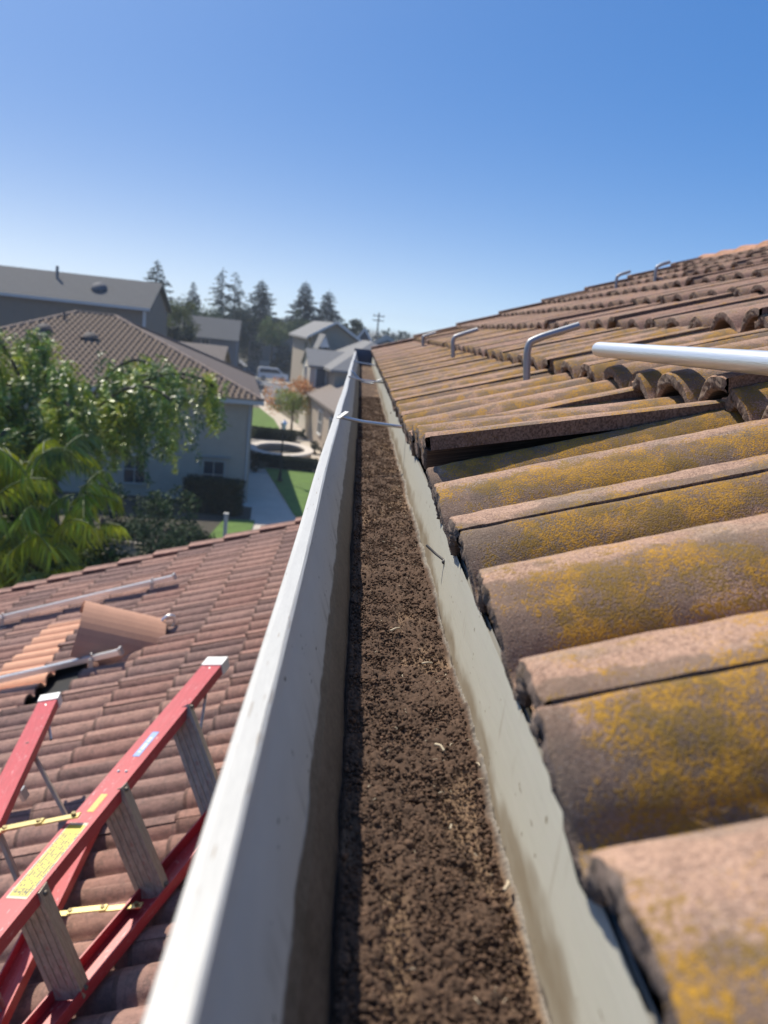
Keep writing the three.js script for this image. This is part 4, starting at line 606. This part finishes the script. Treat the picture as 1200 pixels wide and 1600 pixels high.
// big weeping tree and strap leaved palm, left
{
  const cx = -6.6, cz = -17.2, t = thing('weeping_tree', 'glossy weeping tree with drooping branches in front of the brown roofed house', 'tree', [cx, GY, cz]), L = new Leaves();
  trunk(t, 5.6, .26);
  const limbs = [[3.6, 8.05, .6, 3.6], [2.9, 7.75, 1.4, 2.7], [1.9, 8.15, -1.2, 2.6], [.6, 7.9, 1.2, 2.4], [-.6, 8.45, -.6, 2.5], [-1.4, 8.55, .9, 2.6], [-2.4, 8.25, .2, 2.8], [-3.4, 7.9, 1.1, 3], [1.2, 7.3, 2.2, 2.2], [-1.2, 7.5, 2.4, 2.4], [-3.0, 7.3, 2.0, 2.4], [2.4, 6.9, -.6, 2.2], [-.2, 6.6, 2.6, 2], [3.0, 8.0, .0, 3], [-4.2, 8.2, -.3, 3.2], [-1.9, 6.7, 2.6, 2]];
  for (const [ex, ey, ez, ar] of limbs) {
    const A = V(0, 5.2, 0), B = V(ex * .55, ey + .55, ez * .55), C = V(ex, ey - .35, ez), cv = new THREE.QuadraticBezierCurve3(A, B, C); part('limb', new THREE.TubeGeometry(cv, 14, .035, 6), barkD, t);
    const nt = 40; for (let k = 0; k < nt; k++) { const f = .25 + .78 * k / nt, P = cv.getPoint(Math.min(1, f)); const side = rr(0, 6.283), sr = rr(.0, .65), x0 = P.x + sr * Math.cos(side), z0 = P.z + sr * Math.sin(side), y0 = P.y + rr(-.05, .22), len = rr(.45, 1.25) * (rnd() < .12 ? 1.35 : 1), dx = .22 * (ex > 0 ? 1 : -1) * rr(.1, 1); const light = rnd() < .22 ? [.60, .64, .09] : rnd() < .55 ? [.32, .43, .07] : [.13, .22, .07];
      for (let s = 0; s < len; s += .032) { const q = s / len, X = x0 + dx * q + .05 * Math.sin(s * 7 + k), Y = y0 - s, Z = z0 + .05 * Math.cos(s * 6 + k); for (let m = 0; m < 3; m++) L.leaf(X + rr(-.05, .05), Y, Z + rr(-.05, .05), rr(-1, 1), rr(-1.1, .1), rr(-1, 1), rr(.09, .20), rr(.022, .045), vary(q < .25 ? light : light.map((c) => c * .9), .35)); } }
  }
  part('crown', L.geo(), glossM, t);
}
{
  const t = thing('strap_leaf_palm', 'bright yellow green palm with many drooping strap leaves at the lower left', 'tree', [-5.4, GY, -13.2]), L = new Leaves(); trunk(t, 5.4, .16);
  const frond = (az, el, len, y0, ox, oz, col) => { const pts = []; let p = V(ox, y0, oz), d = V(Math.cos(az) * Math.cos(el), Math.sin(el), Math.sin(az) * Math.cos(el)); const n = 16; for (let i = 0; i <= n; i++) { pts.push(p.clone()); p.addScaledVector(d, len / n); d.y -= .085; d.normalize(); } part('stem', new THREE.TubeGeometry(new THREE.CatmullRomCurve3(pts), 16, .012, 5), std([.10, .13, .03], .6), t);
    for (let i = 2; i <= n; i++) { const q = pts[i], dir = pts[i].clone().sub(pts[i - 1]).normalize(), sd = V(-dir.z, 0, dir.x).normalize(); for (const s of [-1, 1]) for (let m = 0; m < 2; m++) L.leaf(q.x, q.y, q.z, dir.x * .6 + sd.x * s * .7 + rr(-.15, .15), dir.y * .4 - .95 + rr(-.35, .3), dir.z * .6 + sd.z * s * .7 + rr(-.15, .15), rr(.32, .60) * (1 - .4 * i / n), rr(.028, .045), vary(col, .35), rr(.03, .12)); } };
  for (let i = 0; i < 130; i++) { const az = rr(0, 6.283), yel = rnd(); frond(az, rr(-.1, 1.1), rr(.7, 1.35), rr(3.2, 6.7), rr(-1.6, .75), rr(-.8, .8), yel < .45 ? [.55, .58, .05] : yel < .8 ? [.30, .40, .05] : [.15, .23, .06]); }
  part('crown', L.geo(), glossM, t);
}
broad(-4.9, -16.0, -4.6, 1.7, 2.2, 'dense dark green shrub below the weeping tree beyond the roof edge', [.030, .045, .018], 'shrub', 40, 90, .2);
broad(-6.6, -15.2, -3.6, 1.9, 2.6, 'deep green bush filling the gap under the weeping tree at left', [.026, .042, .02], 'shrub', 46, 90, .2);
broad(-4.6, -22, -6.9, 1.3, 1.3, 'low dark shrub at the foot of the grey house wall', [.03, .055, .02], 'shrub', 26, 80, .18);
broad(-6.6, -26, -6.9, 1.6, 1.3, 'dark leafy shrub below the shaded ground floor window', [.025, .05, .017], 'shrub', 26, 80, .18);
{ const p = thing('garden_post', 'short pale post among the shrubs near the house corner', 'post', [-4.75, GY, -30.5]); part('shaft', box(.14, 1.35, .14, 0, .67, 0, .01), std([.5, .47, .42], .8), p); part('post_cap', box(.2, .06, .2, 0, 1.38, 0, .01), std([.5, .47, .42], .8), p); }

broad(-4.7, -13.6, -3.9, 1.6, 2.4, 'dark green shrub right of the strap leaved palm', [.05, .075, .025], 'shrub', 44, 90, .2);
broad(-3.3, -15.2, -4.7, 1.3, 1.9, 'dark loose shrub just beyond the stepped roof edge', [.035, .066, .02], 'shrub', 36, 80, .18);
broad(-2.3, -17.5, -5.9, 1.1, 1.5, 'low dark shrub left of the small grass patch beyond the roof edge', [.04, .07, .02], 'shrub', 26, 70, .17);

broad(-7.6, -31.5, -7.3, 1.7, 1.4, 'wide dark shrub between the weeping tree and the shaded house wall', [.035, .066, .02], 'shrub', 30, 80, .2);
broad(-5.9, -29.2, -7.7, 1.3, 1.1, 'dark shrub left of the pale garden post', [.03, .058, .018], 'shrub', 26, 80, .18);
broad(-9.6, -30.2, -6.7, 1.6, 1.7, 'tall dark shrub against the left part of the grey house wall', [.03, .058, .02], 'shrub', 30, 80, .2);
renderer.render(scene, camera);
